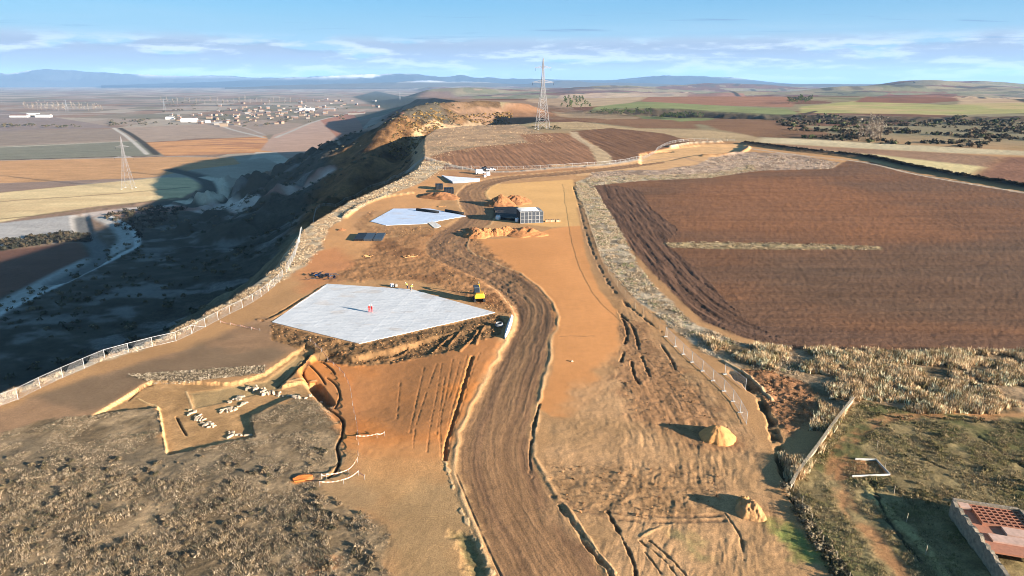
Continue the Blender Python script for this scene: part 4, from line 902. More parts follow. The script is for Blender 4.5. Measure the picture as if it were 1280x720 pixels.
# ------------------------------------------------------------------ lattice pylons
def pylon(px, py, H, label, group=None, thick=0.17, m='galv', arms=((0.66, 9.0), (0.86, 7.0)), base=5.6, rz=0.25, parts=True):
    x, y, z = at(px, py); t = thing('electricity_pylon', label, 'pylon', (x, y, z-0.2), rz, group)
    def wd(h):
        f = h/H; return base*(1-f/0.62)+1.35*(f/0.62) if f < 0.62 else 1.35*(1-(f-0.62)/0.38)+0.25*((f-0.62)/0.38)
    b = MB(); lv = [0]
    while lv[-1] < H*0.985: lv.append(min(H, lv[-1]+max(1.9, wd(lv[-1])*1.5)))
    cs = [(-1, -1), (1, -1), (1, 1), (-1, 1)]
    for a, c in zip(lv[:-1], lv[1:]):
        wa, wc = wd(a), wd(c)
        for k in range(4):
            s, s2 = cs[k], cs[(k+1) % 4]
            b.bar((s[0]*wa, s[1]*wa, a), (s[0]*wc, s[1]*wc, c), thick, 4)
            b.bar((s[0]*wa, s[1]*wa, a), (s2[0]*wc, s2[1]*wc, c), thick*0.55, 4, cap=False)
            b.bar((s2[0]*wa, s2[1]*wa, a), (s[0]*wc, s[1]*wc, c), thick*0.55, 4, cap=False)
            b.bar((s[0]*wc, s[1]*wc, c), (s2[0]*wc, s2[1]*wc, c), thick*0.5, 4, cap=False)
    b.build('tower_body', m, t)
    for f, l in arms:
        h = H*f; w = wd(h); a = MB()
        for sd in (-1, 1):
            tip = (sd*(w+l), 0, h+0.4)
            for s in (-1, 1):
                a.bar((sd*w, s*w, h), tip, thick*0.8, 4); a.bar((sd*w, s*w, h+2.2), tip, thick*0.7, 4)
            for k in range(1, 5):
                q = k/5; yy_ = w*(1-q)
                a.bar((sd*(w+l*q), -yy_, h+.4*q), (sd*(w+l*q), yy_, h+.4*q), thick*.5, 4, cap=False)
                a.bar((sd*(w+l*q), -yy_, h+.4*q), (sd*(w+l*(q-.2)), -w*(1.2-q), h+2.2-1.8*(q-.2)), thick*.5, 4, cap=False)
                a.bar((sd*(w+l*q), yy_, h+.4*q), (sd*(w+l*(q-.2)), w*(1.2-q), h+2.2-1.8*(q-.2)), thick*.5, 4, cap=False)
        a.build('crossarm', m, t)
        if parts:
            for sd in (-1, 1):
                i = MB(); 
                for k in range(8): i.bar((sd*(w+l-.3), 0, h-0.3*k), (sd*(w+l-.3), 0, h-0.3*k-.22), 0.16, 6)
                i.build('insulator', 'glass_dark', t)
    if parts:
        for s in cs: q = MB(); q.box((s[0]*base, s[1]*base, 0.1), (1.6, 1.6, 1.0)); q.build('footing', 'concrete', t)
    return t
pylon(678, 161, 62, 'tall pale lattice pylon on the plateau behind the red fields', thick=0.19, m='pylon_steel')
pylon(161, 235.5, 58, 'lattice pylon standing in the cream valley field at left', thick=0.15, rz=0.15, arms=((0.60, 8.5), (0.80, 6.5)), m='pylon_steel')
for (px, py, H, tx) in ((500, 125, 50, 'far small pylon above the valley bluff'),  (206, 138, 52, 'tiny pylon left of the poplar row near the village'),
                        (84, 140, 52, 'tiny pylon above the valley farm'), ):
    pylon(px, py, H, tx, 'far pylons', thick=0.16, parts=False, m='galv_dark')

# ------------------------------------------------------------------ white membranes
def sheet(name, label, cat, top, bot, up, ns=180, ntt=120, col=(212,210,208), edge='house_white', wr=0.05, lanes=14, dark=None, parent_z=None):
    A, Bp = G(top), G(bot)
    def ev(P, s):
        P = np.asarray(P); L_ = np.r_[0, np.cumsum(np.hypot(*(P[1:]-P[:-1]).T))]; s = s*L_[-1]; return np.stack([np.interp(s, L_, P[:, 0]), np.interp(s, L_, P[:, 1])], -1)
    s = np.linspace(0, 1, ns); tt = np.linspace(0, 1, ntt); a = ev(A, s); b = ev(Bp, s)
    P = a[:, None]*(1-tt)[None, :, None]+b[:, None]*tt[None, :, None]; x, y = P[..., 0], P[..., 1]
    zb = hz(x, y); zz = np.maximum(zb, np.median(zb)-0.25)*0.35+np.median(zb)*0.65+up
    ed = A[0]-Bp[0]; nr = np.array([ed[1], -ed[0]])/np.linalg.norm(ed); sp = (x-A[0][0])*nr[0]+(y-A[0][1])*nr[1]; q = (sp-sp.min())/(sp.max()-sp.min())*lanes; lane = np.abs((q % 1)-0.5)*2
    zz = zz+0.01*(lane > 0.95)+wr*fbm(x/2.2, y/0.9, 4, 301)*0.5+wr*0.4*fbm(x/6, y/6, 2, 302)
    li = _h(np.floor(q), np.floor(q)*0, 9)
    c = alb(*col)*(1+0.05*fbm(x/3, y/3, 4, 303)-0.03*(lane > 0.955)+0.05*(li-.5)-0.10*ss(0.45, 0.9, fbm(x/0.8, y/0.8, 3, 306)))[..., None]
    dn = ss(0.25, 0.8, fbm(x/5, y/3, 4, 305))[..., None]*0.30; c = c*(1-dn)+alb(190,160,130)*dn
    i = np.arange(ns*ntt).reshape(ns, ntt); F = np.stack([i[:-1, :-1], i[1:, :-1], i[1:, 1:], i[:-1, 1:]], -1).reshape(-1, 4)
    V = np.stack([x, y, zz], -1).reshape(-1, 3)
    rim_ = np.r_[i[0, :], i[1:, -1], i[-1, -2::-1], i[-2:0:-1, 0]]; n0 = len(V); low_ = V[rim_].copy(); low_[:, 2] = zb.reshape(-1)[rim_]-0.15
    V = np.concatenate([V, low_]); k = len(rim_); j = np.arange(k); F2 = np.stack([rim_, n0+j, n0+(j+1) % k, rim_[(j+1) % k]], -1)
    cc_ = np.concatenate([c.reshape(-1, 3), np.tile(alb(*(dark or (150,140,130))), (k, 1))])
    # make the top face upward
    v0, v1, v2 = V[F[0][0]], V[F[0][1]], V[F[0][2]]
    if np.cross(v1-v0, v2-v0)[2] < 0: F = F[:, ::-1]; F2 = F2[:, ::-1]
    o = mk(name, V, np.concatenate([F, F2]), 'sheet', col=np.clip(cc_, .004, .8), smooth_=False); return tag(o, label, cat)
sheet('geotextile_sheet', 'large white geotextile sheet covering the nearest building pad', 'sheet', [(409,355),(515,362),(619,391)], [(340,403),(449,430)], 0.10)
sheet('geotextile_sheet', 'pale blue white sheet on the second pad, behind the dark pallets', 'sheet', [(492,261),(538,261),(582,270)], [(463,277),(482,282),(530,280)], 0.12, col=(196,208,226), ns=50, ntt=40, lanes=9)
sheet('geotextile_sheet', 'small loose white sheet at the front right corner of the second pad', 'sheet', [(533,277),(541,276),(551,282)], [(543,285.5),(546,285.3),(551,283.5)], 0.12, col=(214,206,196), ns=14, ntt=8, lanes=2)
sheet('foundation_slab', 'bright white covered slab farthest up the haul road, dark at its left edge', 'slab', [(552,220.5),(560,222),(600,225)], [(566,229.5),(580,229),(600,226.5)], 0.9, col=(232,232,236), dark=(30,32,40), ns=40, ntt=20, lanes=6, wr=0.02)  # near-black skirt colour paints the slab's shadowed edge
sheet('shadow_sheet', 'black sheet standing in for the dark shadow beside the panelled box', 'shadow_sheet', [(617,261),(648,261)], [(621,274),(650,277)], 0.9, col=(20,24,30), dark=(16,18,22), ns=30, ntt=20, lanes=4, wr=0.2)  # black sheet added as the cast shadow beside the box, shade in its colour
for i, (a, b) in enumerate((((521,263.5),(548,266.8)), ((557,264.8),(579,268.2)))):
    p = np.array(at(*a)); q = np.array(at(*b)); o = MB().bar(p+(0, 0, .55), q+(0, 0, .55), 0.55, 12).build('membrane_roll', 'black', sm=True)
    tag(o, ('left', 'right')[i]+' black roll of membrane lying on the back edge of the second pad', 'roll', 'black membrane rolls')
for i, px in enumerate((451, 462.5, 474.5)):
    x, y, z = at(px, 297.5); t = thing('pallet_stack', ('left', 'middle', 'right')[i]+' dark stacked panel bundle on the orange earth by the second pad', 'pallet', (x, y, z), 0.06, 'dark pallets by the second pad')
    b = MB()
    for k in range(4): b.box((0, 0, 0.22+k*0.17), (2.9+0.05*(k % 2), 9.5, 0.14))
    b.build('panel_stack', 'steel_dark' if i else 'black', t, bevel=0.02); b = MB()
    for k in (-1.2, 0, 1.2): b.box((k, 0, 0.07), (0.14, 9.4, 0.14))
    b.build('runner', 'timber', t)

# ------------------------------------------------------------------ heaps of soil and sand
def heap(name, label, px, py, r, h, col, rz=0, ex=1.0, seed=0, sharp=0.9, peaks=1, group=None, lump=0.12):
    x0, y0, z0 = at(px, py); na_, nr_ = 84, 36; a = np.linspace(0, 2*math.pi, na_, endpoint=False); q = np.linspace(0, 1, nr_)
    A, Q = np.meshgrid(a, q); rr = Q*r*(1+0.18*fbm(np.cos(A)*1.6+seed, np.sin(A)*1.6, 3, seed)); x = rr*np.cos(A)*ex; y = rr*np.sin(A)
    x, y = x*math.cos(rz)-y*math.sin(rz), x*math.sin(rz)+y*math.cos(rz)
    prof = np.clip(1-Q, 0, 1)**sharp; prof = prof-0.12*np.exp(-(Q/0.12)**2)
    z = h*prof*(1+0.22*(peaks > 1)*fbm(x/(r*0.45)+seed, y/(r*0.45), 3, seed+1))
    z = z+lump*h*fbm(x/(0.25*r), y/(0.25*r), 4, seed+2)*np.sin(np.pi*np.clip(Q*0.95+.05, 0, 1))
    gx, gy = x0+x, y0+y; z = hz(gx, gy)*(0.3+0.7*Q)+z0*(0.7-0.7*Q)+z-0.25*(Q > 0.97)
    i = np.arange(na_*nr_).reshape(nr_, na_); F = np.stack([i[:-1], np.roll(i, -1, 1)[:-1], np.roll(i, -1, 1)[1:], i[1:]], -1).reshape(-1, 4)[:, ::-1]
    c = alb(*col)*(1+0.14*fbm(gx/0.8, gy/0.8, 4, seed+4)+0.10*fbm(gx/2.5, gy/2.5, 3, seed+5))[..., None]
    V = np.stack([gx, gy, z], -1).reshape(-1, 3); v = V[F[100]]
    if np.cross(v[1]-v[0], v[2]-v[0])[2] < 0: F = F[:, ::-1]
    return tag(mk(name, V, F, 'heap', col=np.clip(c, .01, .8).reshape(-1, 3), smooth_=True), label, 'heap', group)
heap('sand_heap', 'smooth pale yellow sand cone beside the temporary fence', 896, 546, 2.6, 2.0, (204,148,92), seed=3, lump=0.045, sharp=0.7)
heap('sand_heap', 'lower tan sand heap with jagged shadow near the bottom right', 937, 640, 2.1, 2.0, (186,140,94), rz=0.5, ex=0.8, seed=9, peaks=3, lump=0.18)
heap('soil_heap', 'small earth clump just behind the lower sand heap', 930, 628, 1.0, 0.9, (186,142,94), seed=14, peaks=3, lump=.4)
for i, (px, py, r, h, ex, tx) in enumerate(((597, 295, 5.0, 2.6, 1.0, 'orange soil heap at the left end of the row before the panelled box'), (609, 293, 4.0, 2.8, 1.0, 'second orange soil heap in the row before the panelled box'),
        (621, 293, 3.6, 2.8, .9, 'narrow orange soil heap in the middle of the row before the black shadow sheet'), (633, 292, 4.2, 2.9, .9, 'orange soil heap below the gap between shadow sheet and panelled box'), (655, 292, 6.5, 2.4, 1.4, 'wide orange soil heap right below the panelled box'),
        (626, 256, 7.0, 4.2, 1.0, 'tall brown soil heap with the longest shadow behind the black shadow sheet'), (645, 253, 7.0, 3.4, 1.1, 'brown soil heap behind the panelled box'), (592, 288, 3.0, 1.2, 1.6, 'flat dark edged soil heap beside the haul road bend'),
        (550, 246, 8.0, 2.4, 1.5, 'brown earth bank left of the haul road near the third slab'), (427, 287.5, 1.6, .7, 1, 'tiny brown clod heap at the left yard edge'))):
    heap('soil_heap', tx, px, py, r, h, (186, 126, 80) if i < 5 else (164, 112, 74), rz=i*0.7, ex=ex, seed=20+i, peaks=3, lump=0.13)
# dug clods scattered over the torn pad edge and the scuffed ground: stones nobody could count
def clods():
    P = [sample(BK, 1500), sample([(560,360),(640,372),(650,392),(630,420),(612,400),(600,380)], 500), sample([(775,400),(800,400),(840,450),(900,520),(930,560),(860,560),(790,520),(772,470)], 500),
         sample([(680,580),(780,585),(900,590),(900,640),(800,650),(700,640)], 350), sample([(455,268),(470,262),(460,282),(540,284),(560,292),(470,296)], 500), sample([(918,464),(960,462),(1000,474),(1022,492),(1016,522),(990,545),(966,520),(950,492)], 800), sample(DIRT, 900)]
    V = []; F = []; Cc = []; n = 0
    for q in P:
        for x, y in q:
            s = abs(random.gauss(0, 0.075))+0.035; z = float(hz(x, y)); pts = [(x+random.uniform(-s, s), y+random.uniform(-s, s), z+random.uniform(-.3, 1.1)*s) for _ in range(5)]+[(x, y, z+s*1.2)]
            V += pts; F += [(n, n+1, n+5), (n+1, n+2, n+5), (n+2, n+3, n+5), (n+3, n+4, n+5), (n+4, n, n+5), (n, n+2, n+3)]
            c = alb(*random.choice([(170,124,82),(150,106,70),(190,144,98),(124,92,64)])); Cc += [c]*6; n += 6
    tag(mk('clods', V, F, 'heap', col=np.array(Cc)), 'loose brown earth clods over the torn pad edge and scuffed ground', None, None, 'stuff')
clods()

# ------------------------------------------------------------------ fences
def along(px, step, world=None, n=6):
    P = smooth_line(G(px) if world is None else world, n=n); L_ = np.r_[0, np.cumsum(np.hypot(*(P[1:]-P[:-1]).T))]
    s = np.arange(0, L_[-1], step); return np.stack([np.interp(s, L_, P[:, 0]), np.interp(s, L_, P[:, 1])], -1)
def fence(label, px, step=4.4, h=2.0, r=0.05, m='galv', mesh=True, pitch=0.25, wr=0.006, cat='fence', name='chain_link_fence', braces=(), maxp=95, rail=True):
    q = along(px, step); z = hz(q[:, 0], q[:, 1]); t = thing(name, label, cat, (q[0][0], q[0][1], z[0])); o0 = np.array([q[0][0], q[0][1], z[0]])
    top = np.stack([q[:, 0], q[:, 1], z+h], -1)-o0; bot = np.stack([q[:, 0], q[:, 1], z], -1)-o0
    for a, b in list(zip(bot, top))[:maxp]: MB().bar(a-(0, 0, .2), b, r, 6).build('post', m, t)
    rl = MB()
    for a, b in zip(top[:-1], top[1:]): rl.bar(a-(0, 0, .03), b-(0, 0, .03), r*0.7, 4)
    if rail: rl.build('top_rail', m, t)
    if mesh:
        w = MB()
        for a, b, c, d in zip(bot[:-1], bot[1:], top[:-1], top[1:]):
            n = max(2, int(step/pitch)); k = int(h/pitch)
            for i in range(n):
                f0, f1 = i/n, min(1, (i+k)/n)
                pa = a+(b-a)*f0; ta = c+(d-c)*f1; fz = (f1-f0)*n/k
                w.bar(pa, pa+(ta-pa)*1.0 if fz >= .99 else pa*1.0+((a+(b-a)*1.0)-pa)+(0, 0, h*fz), wr, 3, cap=False)
                pb = a+(b-a)*f1; tb = c+(d-c)*f0; w.bar(pb if fz >= .99 else pb+(0, 0, h*(1-fz)), tb, wr, 3, cap=False)
            w.bar(a+(0, 0, .1), b+(0, 0, .1), wr*1.5, 3, cap=False)
        w.build('wire_mesh', m, t)
    for k in braces:
        if k+1 < len(q): MB().bar(bot[k], top[k]+(bot[k+1]-bot[k])*0.35-(0, 0, h*.05), r*.7, 5).build('brace', m, t); MB().bar(bot[k+1], top[k]+(0, 0, -.1), r*.7, 5).build('brace', m, t)
    return t
fence('long galvanised mesh fence along the valley rim at the left', [(-90,545),(-40,522),(21,500),(49,486),(84,470),(140,446),(170,439),(199,431),(225,425),(246,414),(266,404),(284,394),(301,386),(322,374),(345,356),(358,341)], 4.4, 2.0, 0.055, braces=(11, 18))
fence('distant part of the rim fence beyond its left hand bend', [(358,341),(368,322),(373,305),(377,290),(392,274),(420,258),(450,243),(480,230),(505,218),(520,210)], 4.2, 2.0, 0.06, pitch=0.5, wr=0.01)
fence('thin post fence between the red field and the earth site', [(524,212),(560,212),(620,212),(690,210),(740,207),(775,204),(806,196),(836,180),(870,176),(925,177)], 5.0, 1.7, 0.06, pitch=0.8, wr=0.01, name='wire_fence')
fence('thin post fence between the grass strip and the big ploughed field', [(722,232),(728,252),(738,285),(750,320),(766,350),(790,382),(818,405),(838,424)], 4.5, 1.8, 0.035, pitch=0.5, wr=0.006, m='wood_grey', name='wire_fence')
fence('old wire fence running down past the overgrown plot', [(992,612),(1008,642),(1026,672),(1048,705),(1070,745)], 3.4, 1.4, 0.04, m='wood_grey', pitch=0.5, wr=0.005, rail=False, name='wire_fence')
fence('short wire fence inside the overgrown plot near the ruin', [(1096,560),(1118,620),(1134,655),(1160,700),(1176,735)], 6.0, 1.2, 0.05, m='wood_grey', mesh=False, rail=False, name='wire_fence')
# temporary site fence panels on white feet
TB = [(832,421),(844,433),(854,443),(865,453),(878,464),(891,476),(905,489),(916,502),(925,516),(933,531)]
def panel(a, b, label, h=2.1):
    a = np.array(at(*a)); b = np.array(at(*b)); d = b-a; t = thing('fence_panel', label, 'fence panel', a, 0, 'temporary fence panels'); f = MB()
    u = d*0.985
    for z in (0.15, h): f.bar((0, 0, z), u+(0, 0, z), 0.025, 6)
    f.bar((0, 0, .05), (0, 0, h), 0.045, 6); f.bar(u+(0, 0, .05), u+(0, 0, h), 0.045, 6); f.build('frame', 'galv', t)
    w = MB(); L_ = np.linalg.norm(d); n = int(L_/0.2)
    for i in range(1, n): w.bar(u*i/n+(0, 0, .15), u*i/n+(0, 0, h), 0.005, 3, cap=False)
    for i in range(1, 8): w.bar((0, 0, h*i/8), u+(0, 0, h*i/8), 0.005, 3, cap=False)
    w.build('wire_grid', 'galv', t); q = MB(); an = math.atan2(d[1], d[0]); q.box((0, 0, 0.07), (0.26, 0.75, 0.15), an); q.build('concrete_foot', 'concrete', t, bevel=0.02)
    return t
W_ = ['nearest the big field, first', 'second', 'third', 'fourth', 'fifth', 'middle', 'seventh', 'eighth', 'last, nearest the yellow sand cone']
for i in range(len(TB)-1): panel(TB[i], TB[i+1], 'temporary mesh fence panel, %s in the row down to the sand cone' % W_[i] if i not in (0, 8) else ('upper end' if i == 0 else 'lower end')+' panel of the temporary mesh fence above the sand cone')
panel((906,468), (932,488), 'temporary mesh fence panel standing apart, right of the fence row')
# pale board fence by the reeds
def boards():
    q = along([(1066,503),(1046,528),(1022,562),(1002,588),(988,610)], 1.5, n=4); z = hz(q[:, 0], q[:, 1]); o0 = np.array([q[0][0], q[0][1], z[0]])
    t = thing('board_fence', 'low pale grey board fence slanting down beside the reed bed', 'fence', o0)
    for i in range(len(q)-1):
        a = np.array([*q[i], z[i]])-o0; b = np.array([*q[i+1], z[i+1]])-o0; d = b-a; an = math.atan2(d[1], d[0]); L_ = np.linalg.norm(d[:2]); c = (a+b)/2; w = MB()
        w.box((c[0], c[1], c[2]+0.42+random.uniform(-.04, .04)), (L_*0.99, 0.05, 0.85), an+random.uniform(-.02, .02), ry=-math.atan2(d[2], L_)); w.box((c[0], c[1]+.0, c[2]+0.88), (L_*0.97, 0.42, 0.05), an, ry=-math.atan2(d[2], L_)); w.build('board', 'wood_grey', t)
        MB().bar(a-(0, 0, .1), a+(0, 0, .98), 0.05, 6).build('post', 'wood_grey', t)
boards()
# ------------------------------------------------------------------ barrier tape on stakes
def tape(label, px, step=3.0, h=0.7, w=0.11):
    q = along(px, step, n=5); q = np.vstack([q, G([px[-1]])]); z = hz(q[:, 0], q[:, 1]); o0 = np.array([q[0][0], q[0][1], z[0]]); t = thing('barrier_tape', label, 'barrier tape', o0)
    V = []; F = []; c = []; n = 0; k_ = 0
    for i in range(len(q)-1):
        a = np.array([*q[i], z[i]+h])-o0; b = np.array([*q[i+1], z[i+1]+h])-o0
        for s in range(10):
            f0, f1 = s/10, (s+1)/10
            p0 = a+(b-a)*f0-(0, 0, .35*4*f0*(1-f0)*.6); p1 = a+(b-a)*f1-(0, 0, .35*4*f1*(1-f1)*.6)
            tw = np.array([0, 0, w/2]); V += [p0-tw, p1-tw, p1+tw, p0+tw]; V[-4:] = [v+np.array([.02*(j > 1), .05*(j > 1), 0]) for j, v in enumerate(V[-4:])]
            F.append((n, n+1, n+2, n+3)); n += 4; k_ += 1; c += [alb(*((228,140,116) if k_ % 2 else (238,204,180)))]*4
    mk('tape', V, F, 'tape', t, col=np.array(c))
    for a, zz_ in zip(q, z): MB().bar(np.array([*a, zz_-.2])-o0, np.array([*a, zz_+h+.1])-o0, 0.025, 5).build('stake', 'galv', t)
tape('long red and white barrier tape curving down beside the orange ramp', [(388,428),(410,446),(428,462),(437,480),(441,505),(446,530),(448,560),(447,578)])
tape('barrier tape bending left below the ramp, upper of two', [(447,578),(440,590),(424,597),(402,599)])
tape('barrier tape below the ramp, lower of two, ending in a loop', [(400,608),(424,606),(438,603),(446,594),(456,600)])
tape('short barrier tape branching right onto the orange ramp', [(446,550),(460,550),(481,545)])
tape('faint barrier tape on brown earth left of the big white sheet', [(276,404),(300,409),(325,414)], h=.5)
x, y, z = at(379, 599); o = sheet('plastic_sheet', 'crumpled orange plastic lying in the meadow left of the tapes', 'plastic sheet', [(366,600),(381,594),(391,596)], [(368,603),(380,602),(390,600)], 0.14, col=(226,130,60), dark=(190,100,40), ns=20, ntt=12, lanes=1, wr=0.35)

# ------------------------------------------------------------------ the dig: courses of pale stones
def ruin_wall(label, px, w=0.9, n=16, h=0.28, seed=1):
    rd_ = random.Random(seed); q = along(px, 0.55, n=4); t = None
    for i, (x, y) in enumerate(q[:n]):
        z = float(hz(x, y))
        if t is None: t = thing('stone_wall_remains', label, 'ruined wall', (x, y, z)); o0 = (x, y, z)
        for s in (-1, 1):
            if rd_.random() < 0.3: continue
            b = MB(); b.box((x-o0[0]+s*w*.28+rd_.gauss(0, .22), y-o0[1]+s*w*.25+rd_.gauss(0, .22), z-o0[2]+h*rd_.uniform(.25, .5)), (rd_.choice((.3, .5, .8, 1.5))*rd_.uniform(.8, 1.2), rd_.uniform(.2, .7), h*rd_.uniform(.6, 1.1)), rd_.uniform(0, 3), taper=.8, rx=rd_.gauss(0, .12)); b.build('stone', 'stone', t, bevel=0.07)
    return t
ruin_wall('pale stone wall stub nearest the centre of the dig', [(275,511),(284,508),(292,509),(300,504),(309,498)], seed=1)
ruin_wall('short upper course of stones behind the central wall stub', [(289,499),(296,494),(303,491)], seed=2)
ruin_wall('white stone course at the left part of the dig', [(236,511),(246,519),(258,526),(270,530)], w=.7, seed=3)
ruin_wall('grey stone block row at the upper right of the dig', [(308,482),(318,483),(328,487),(338,490)], w=1.2, h=.7, seed=4)
ruin_wall('white stone course leading to the right end of the dig', [(346,488),(354,491),(364,496),(375,498)], w=1.0, seed=5)
ruin_wall('last pale stones at the dark right end of the dig', [(384,497),(392,494),(399,491)], w=.9, seed=6)
ruin_wall('low pinkish stone scatter at the bottom of the dig', [(286,537),(296,543),(306,542)], w=.7, h=.3, seed=7)

# ------------------------------------------------------------------ the panelled box
def panelled_box():
    x0, y0, z0 = at(650.5, 279.5); x1, y1, z1 = at(679, 278.5); L_ = math.hypot(x1-x0, y1-y0); t = thing('formwork_stack', 'dark panelled box with pale upright frames beside the black shadow sheet', 'formwork', (x0, y0, z0), math.atan2(y1-y0, x1-x0))
    H_, D_ = 4.3, 8.0; b = MB(); b.box((L_/2, D_/2, H_/2), (L_, D_, H_)); b.build('body', 'black', t, bevel=0.05)
    n = 6
    for i in range(n):
        w = L_/n; f = MB(); cx_ = w*(i+.5)
        for s in (-1, 1): f.box((cx_+s*(w/2-.07), -0.06, H_/2), (0.11, 0.1, H_-.1))
        for z in (0.1, 1.4, 2.8, H_-.1): f.box((cx_, -0.05, z), (w-.25, 0.08, 0.10))
        f.build('frame', 'galv_dark' if i % 2 else 'galv', t); g_ = MB(); g_.box((cx_, -0.02, H_/2), (w-.25, 0.05, H_-.3)); g_.build('panel', 'steel_dark', t)
    r = MB()
    for i in range(7): r.box((L_*(i+.5)/7-.3, D_/2-.2, H_+.12+.03*(i % 2)), (L_/7-.12, D_-.9, .22))
    r.build('top_panels', 'galv_dark', t); r2 = MB()
    for k in range(4): r2.box((L_/2-.6, 0.8+k*2.0, H_+.32), (L_-1.6, .12, .1))
    r2.build('strap', 'white_paint', t)
panelled_box()
def crate_row():
    for i, (px, tx) in enumerate(((684, 'pale crate directly right of the panelled box'), (690, 'second pale crate right of the panelled box'), (697, 'third pale timber crate, at the right end of the row'))):
        x, y, z = at(px, 277.5); t = thing('crate', tx, 'crate', (x, y, z), 0.1*i, 'crates by the panelled box'); b = MB(); b.box((0, 0, .45), (1.7, 1.3, .8)); b.build('body', 'stone', t, bevel=.04); f = MB()
        for s in (-.6, 0, .6): f.box((s, -.67, .45), (.12, .04, .86)); f.box((s, 0, .88), (.12, 1.36, .06))
        f.build('slat', 'timber', t)
crate_row()
def sack(px, py, tx, s=1.0, m='white_paint', name='bulk_bag'):
    x, y, z = at(px, py); t = thing(name, tx, 'bulk bag', (x, y, z), random.random()); b = MB(); b.box((0, 0, .5*s), (1.1*s, 1.0*s, 1.0*s), taper=.92); o = b.build('bag', m, t, bevel=.18*s)
    l = MB()
    for a in (-1, 1):
        for c in (-1, 1): l.bar((a*.4*s, c*.36*s, .95*s), (a*.25*s, c*.2*s, 1.22*s), .03*s, 5)
    l.build('lifting_loop', m, t)
sack(622.5, 274.5, 'white bulk bag at the front left corner of the black shadow sheet', 1.5); sack(647, 277.5, 'white bulk bag between the black shadow sheet and the panelled box', 1.5)
sack(490, 358.5, 'white bulk bag at the back edge of the big white sheet', 0.8); sack(495, 358.3, 'cream bag right of the white one on the back edge of the big sheet', 0.7, 'house_white')
sack(610, 219.5, 'whitish bulk bag in front of the parked vehicles', 2.0); sack(606, 221.5, 'small pale bag before the parked vehicles, lowest', 1.2)
# dark crates near the third slab
for i, (px, py, sx, sy, sz, tx) in enumerate(((549, 236, 3.6, 6, 2.2, 'black crate behind the brown earth bank, left of two'), (561, 241, 4.6, 6, 2.2, 'black ribbed crate beside the haul road, right of two'))):
    x, y, z = at(px, py); t = thing('dark_crate', tx, 'crate', (x, y, z), 0.12, 'dark crates near the third slab'); b = MB(); b.box((0, 0, sz/2), (sx, sy, sz)); b.build('body', 'black', t, bevel=.06); f = MB()
    for k in range(6): f.box((-sx/2+(k+.5)*sx/6, -sy/2-.05, sz/2), (.1, .1, sz)); f.box((-sx/2+(k+.5)*sx/6, 0, sz+.04), (.1, sy, .08))
    f.build('rib', 'steel_dark', t)
# tangle of dark scrap left behind the big sheet
def scrap():
    x, y, z = at(406, 347); t = thing('scrap_pile', 'tangled blue black scrap pile behind the top left corner of the big sheet', 'scrap pile', (x, y, z)); rd_ = random.Random(3)
    for k in range(34):
        b = MB(); p = np.array([rd_.gauss(0, 1.6), rd_.gauss(0, 1.3), rd_.uniform(.1, .8)])
        if k % 2: b.bar(p, p+np.array([rd_.gauss(0, 1.4), rd_.gauss(0, .9), rd_.uniform(-.1, .7)]), rd_.uniform(.04, .09), 5); b.build('pipe', rd_.choice(['black', 'steel_dark', 'navy']), t)
        else: b.box(p, (rd_.uniform(.5, 1.4), rd_.uniform(.4, 1.0), .07), rd_.uniform(0, 3), rx=rd_.gauss(0, .5)); b.build('plate', rd_.choice(['black', 'steel_dark', 'navy', 'blue_paint']), t)
scrap()
def timbers(px, py, tx, rz, n=3, l=3.0):
    x, y, z = at(px, py); t = thing('timber_frame', tx, 'timber', (x, y, z), rz); 
    for s in (-.8, .8): b = MB(); b.box((0, s, .12), (l, .16, .16)); b.build('beam', 'timber', t)
    for k in range(n): b = MB(); b.box((-l/2+.2+k*(l-.4)/(n-1), 0, .22), (.14, 1.9, .12)); b.build('cross_piece', 'timber', t)
timbers(513, 321, 'pale timber frame lying on the dark rutted earth', .5, 4, 4.2); timbers(460, 320, 'small timber piece at the edge of the orange earth', .6, 2, 2.6); timbers(553, 258.5, 'pale timber behind the second pad by the haul road', .1, 2, 3)
# white sheet curling down the bank and the looped pipe in the hollow
def bank_sheet():
    a = np.array(at(639, 397)); b = np.array(at(631, 423)); n = 26; V = []; 
    for i in range(n):
        f = i/(n-1); p = a+(b-a)*f; p[2] = max(p[2], float(hz(p[0], p[1])))
        w = 0.75*math.sin(math.pi*min(1, .15+f*.85))**.5
        for j in range(9):
            g_ = j/8-.5; V.append((p[0]+g_*w*1.6, p[1]+g_*.5, p[2]+0.9-1.5*abs(g_-.15)+.04*math.sin(i*.9+j)))
    top = len(V); V += [(x+.05, y+.03, z-.10) for x, y, z in V]
    F = []; 
    for i in range(n-1):
        for j in range(8): q = i*9+j; F.append((q, q+1, q+10, q+9)); F.append((q+top, q+9+top, q+10+top, q+1+top))
        for j in (0, 8): q = i*9+j; F.append((q, q+9, q+9+top, q+top))
    m_ = MB(); m_.V = V; m_.F = F; o = m_.build('plastic_sheet', 'white_paint', sm=True); tag(o, 'white plastic sheet curling down the bank at the road bend', 'plastic sheet')
bank_sheet()
def coil():
    x, y, z = at(624, 408); b = MB(); 
    for k in range(4):
        for i in range(20):
            a0, a1 = i*math.pi/10, (i+1)*math.pi/10; r = 0.85-.05*k; b.bar((r*math.cos(a0), r*math.sin(a0)*.8, .2+.14*k+.1*math.sin(a0)), (r*math.cos(a1), r*math.sin(a1)*.8, .2+.14*k+.1*math.sin(a1)), .08, 6, cap=False)
    o = b.build('hose_coil', 'galv_dark', sm=True); o.location = (x, y, z); tag(o, 'grey coiled hose in the hollow at the right tip of the big sheet', 'hose')
coil()
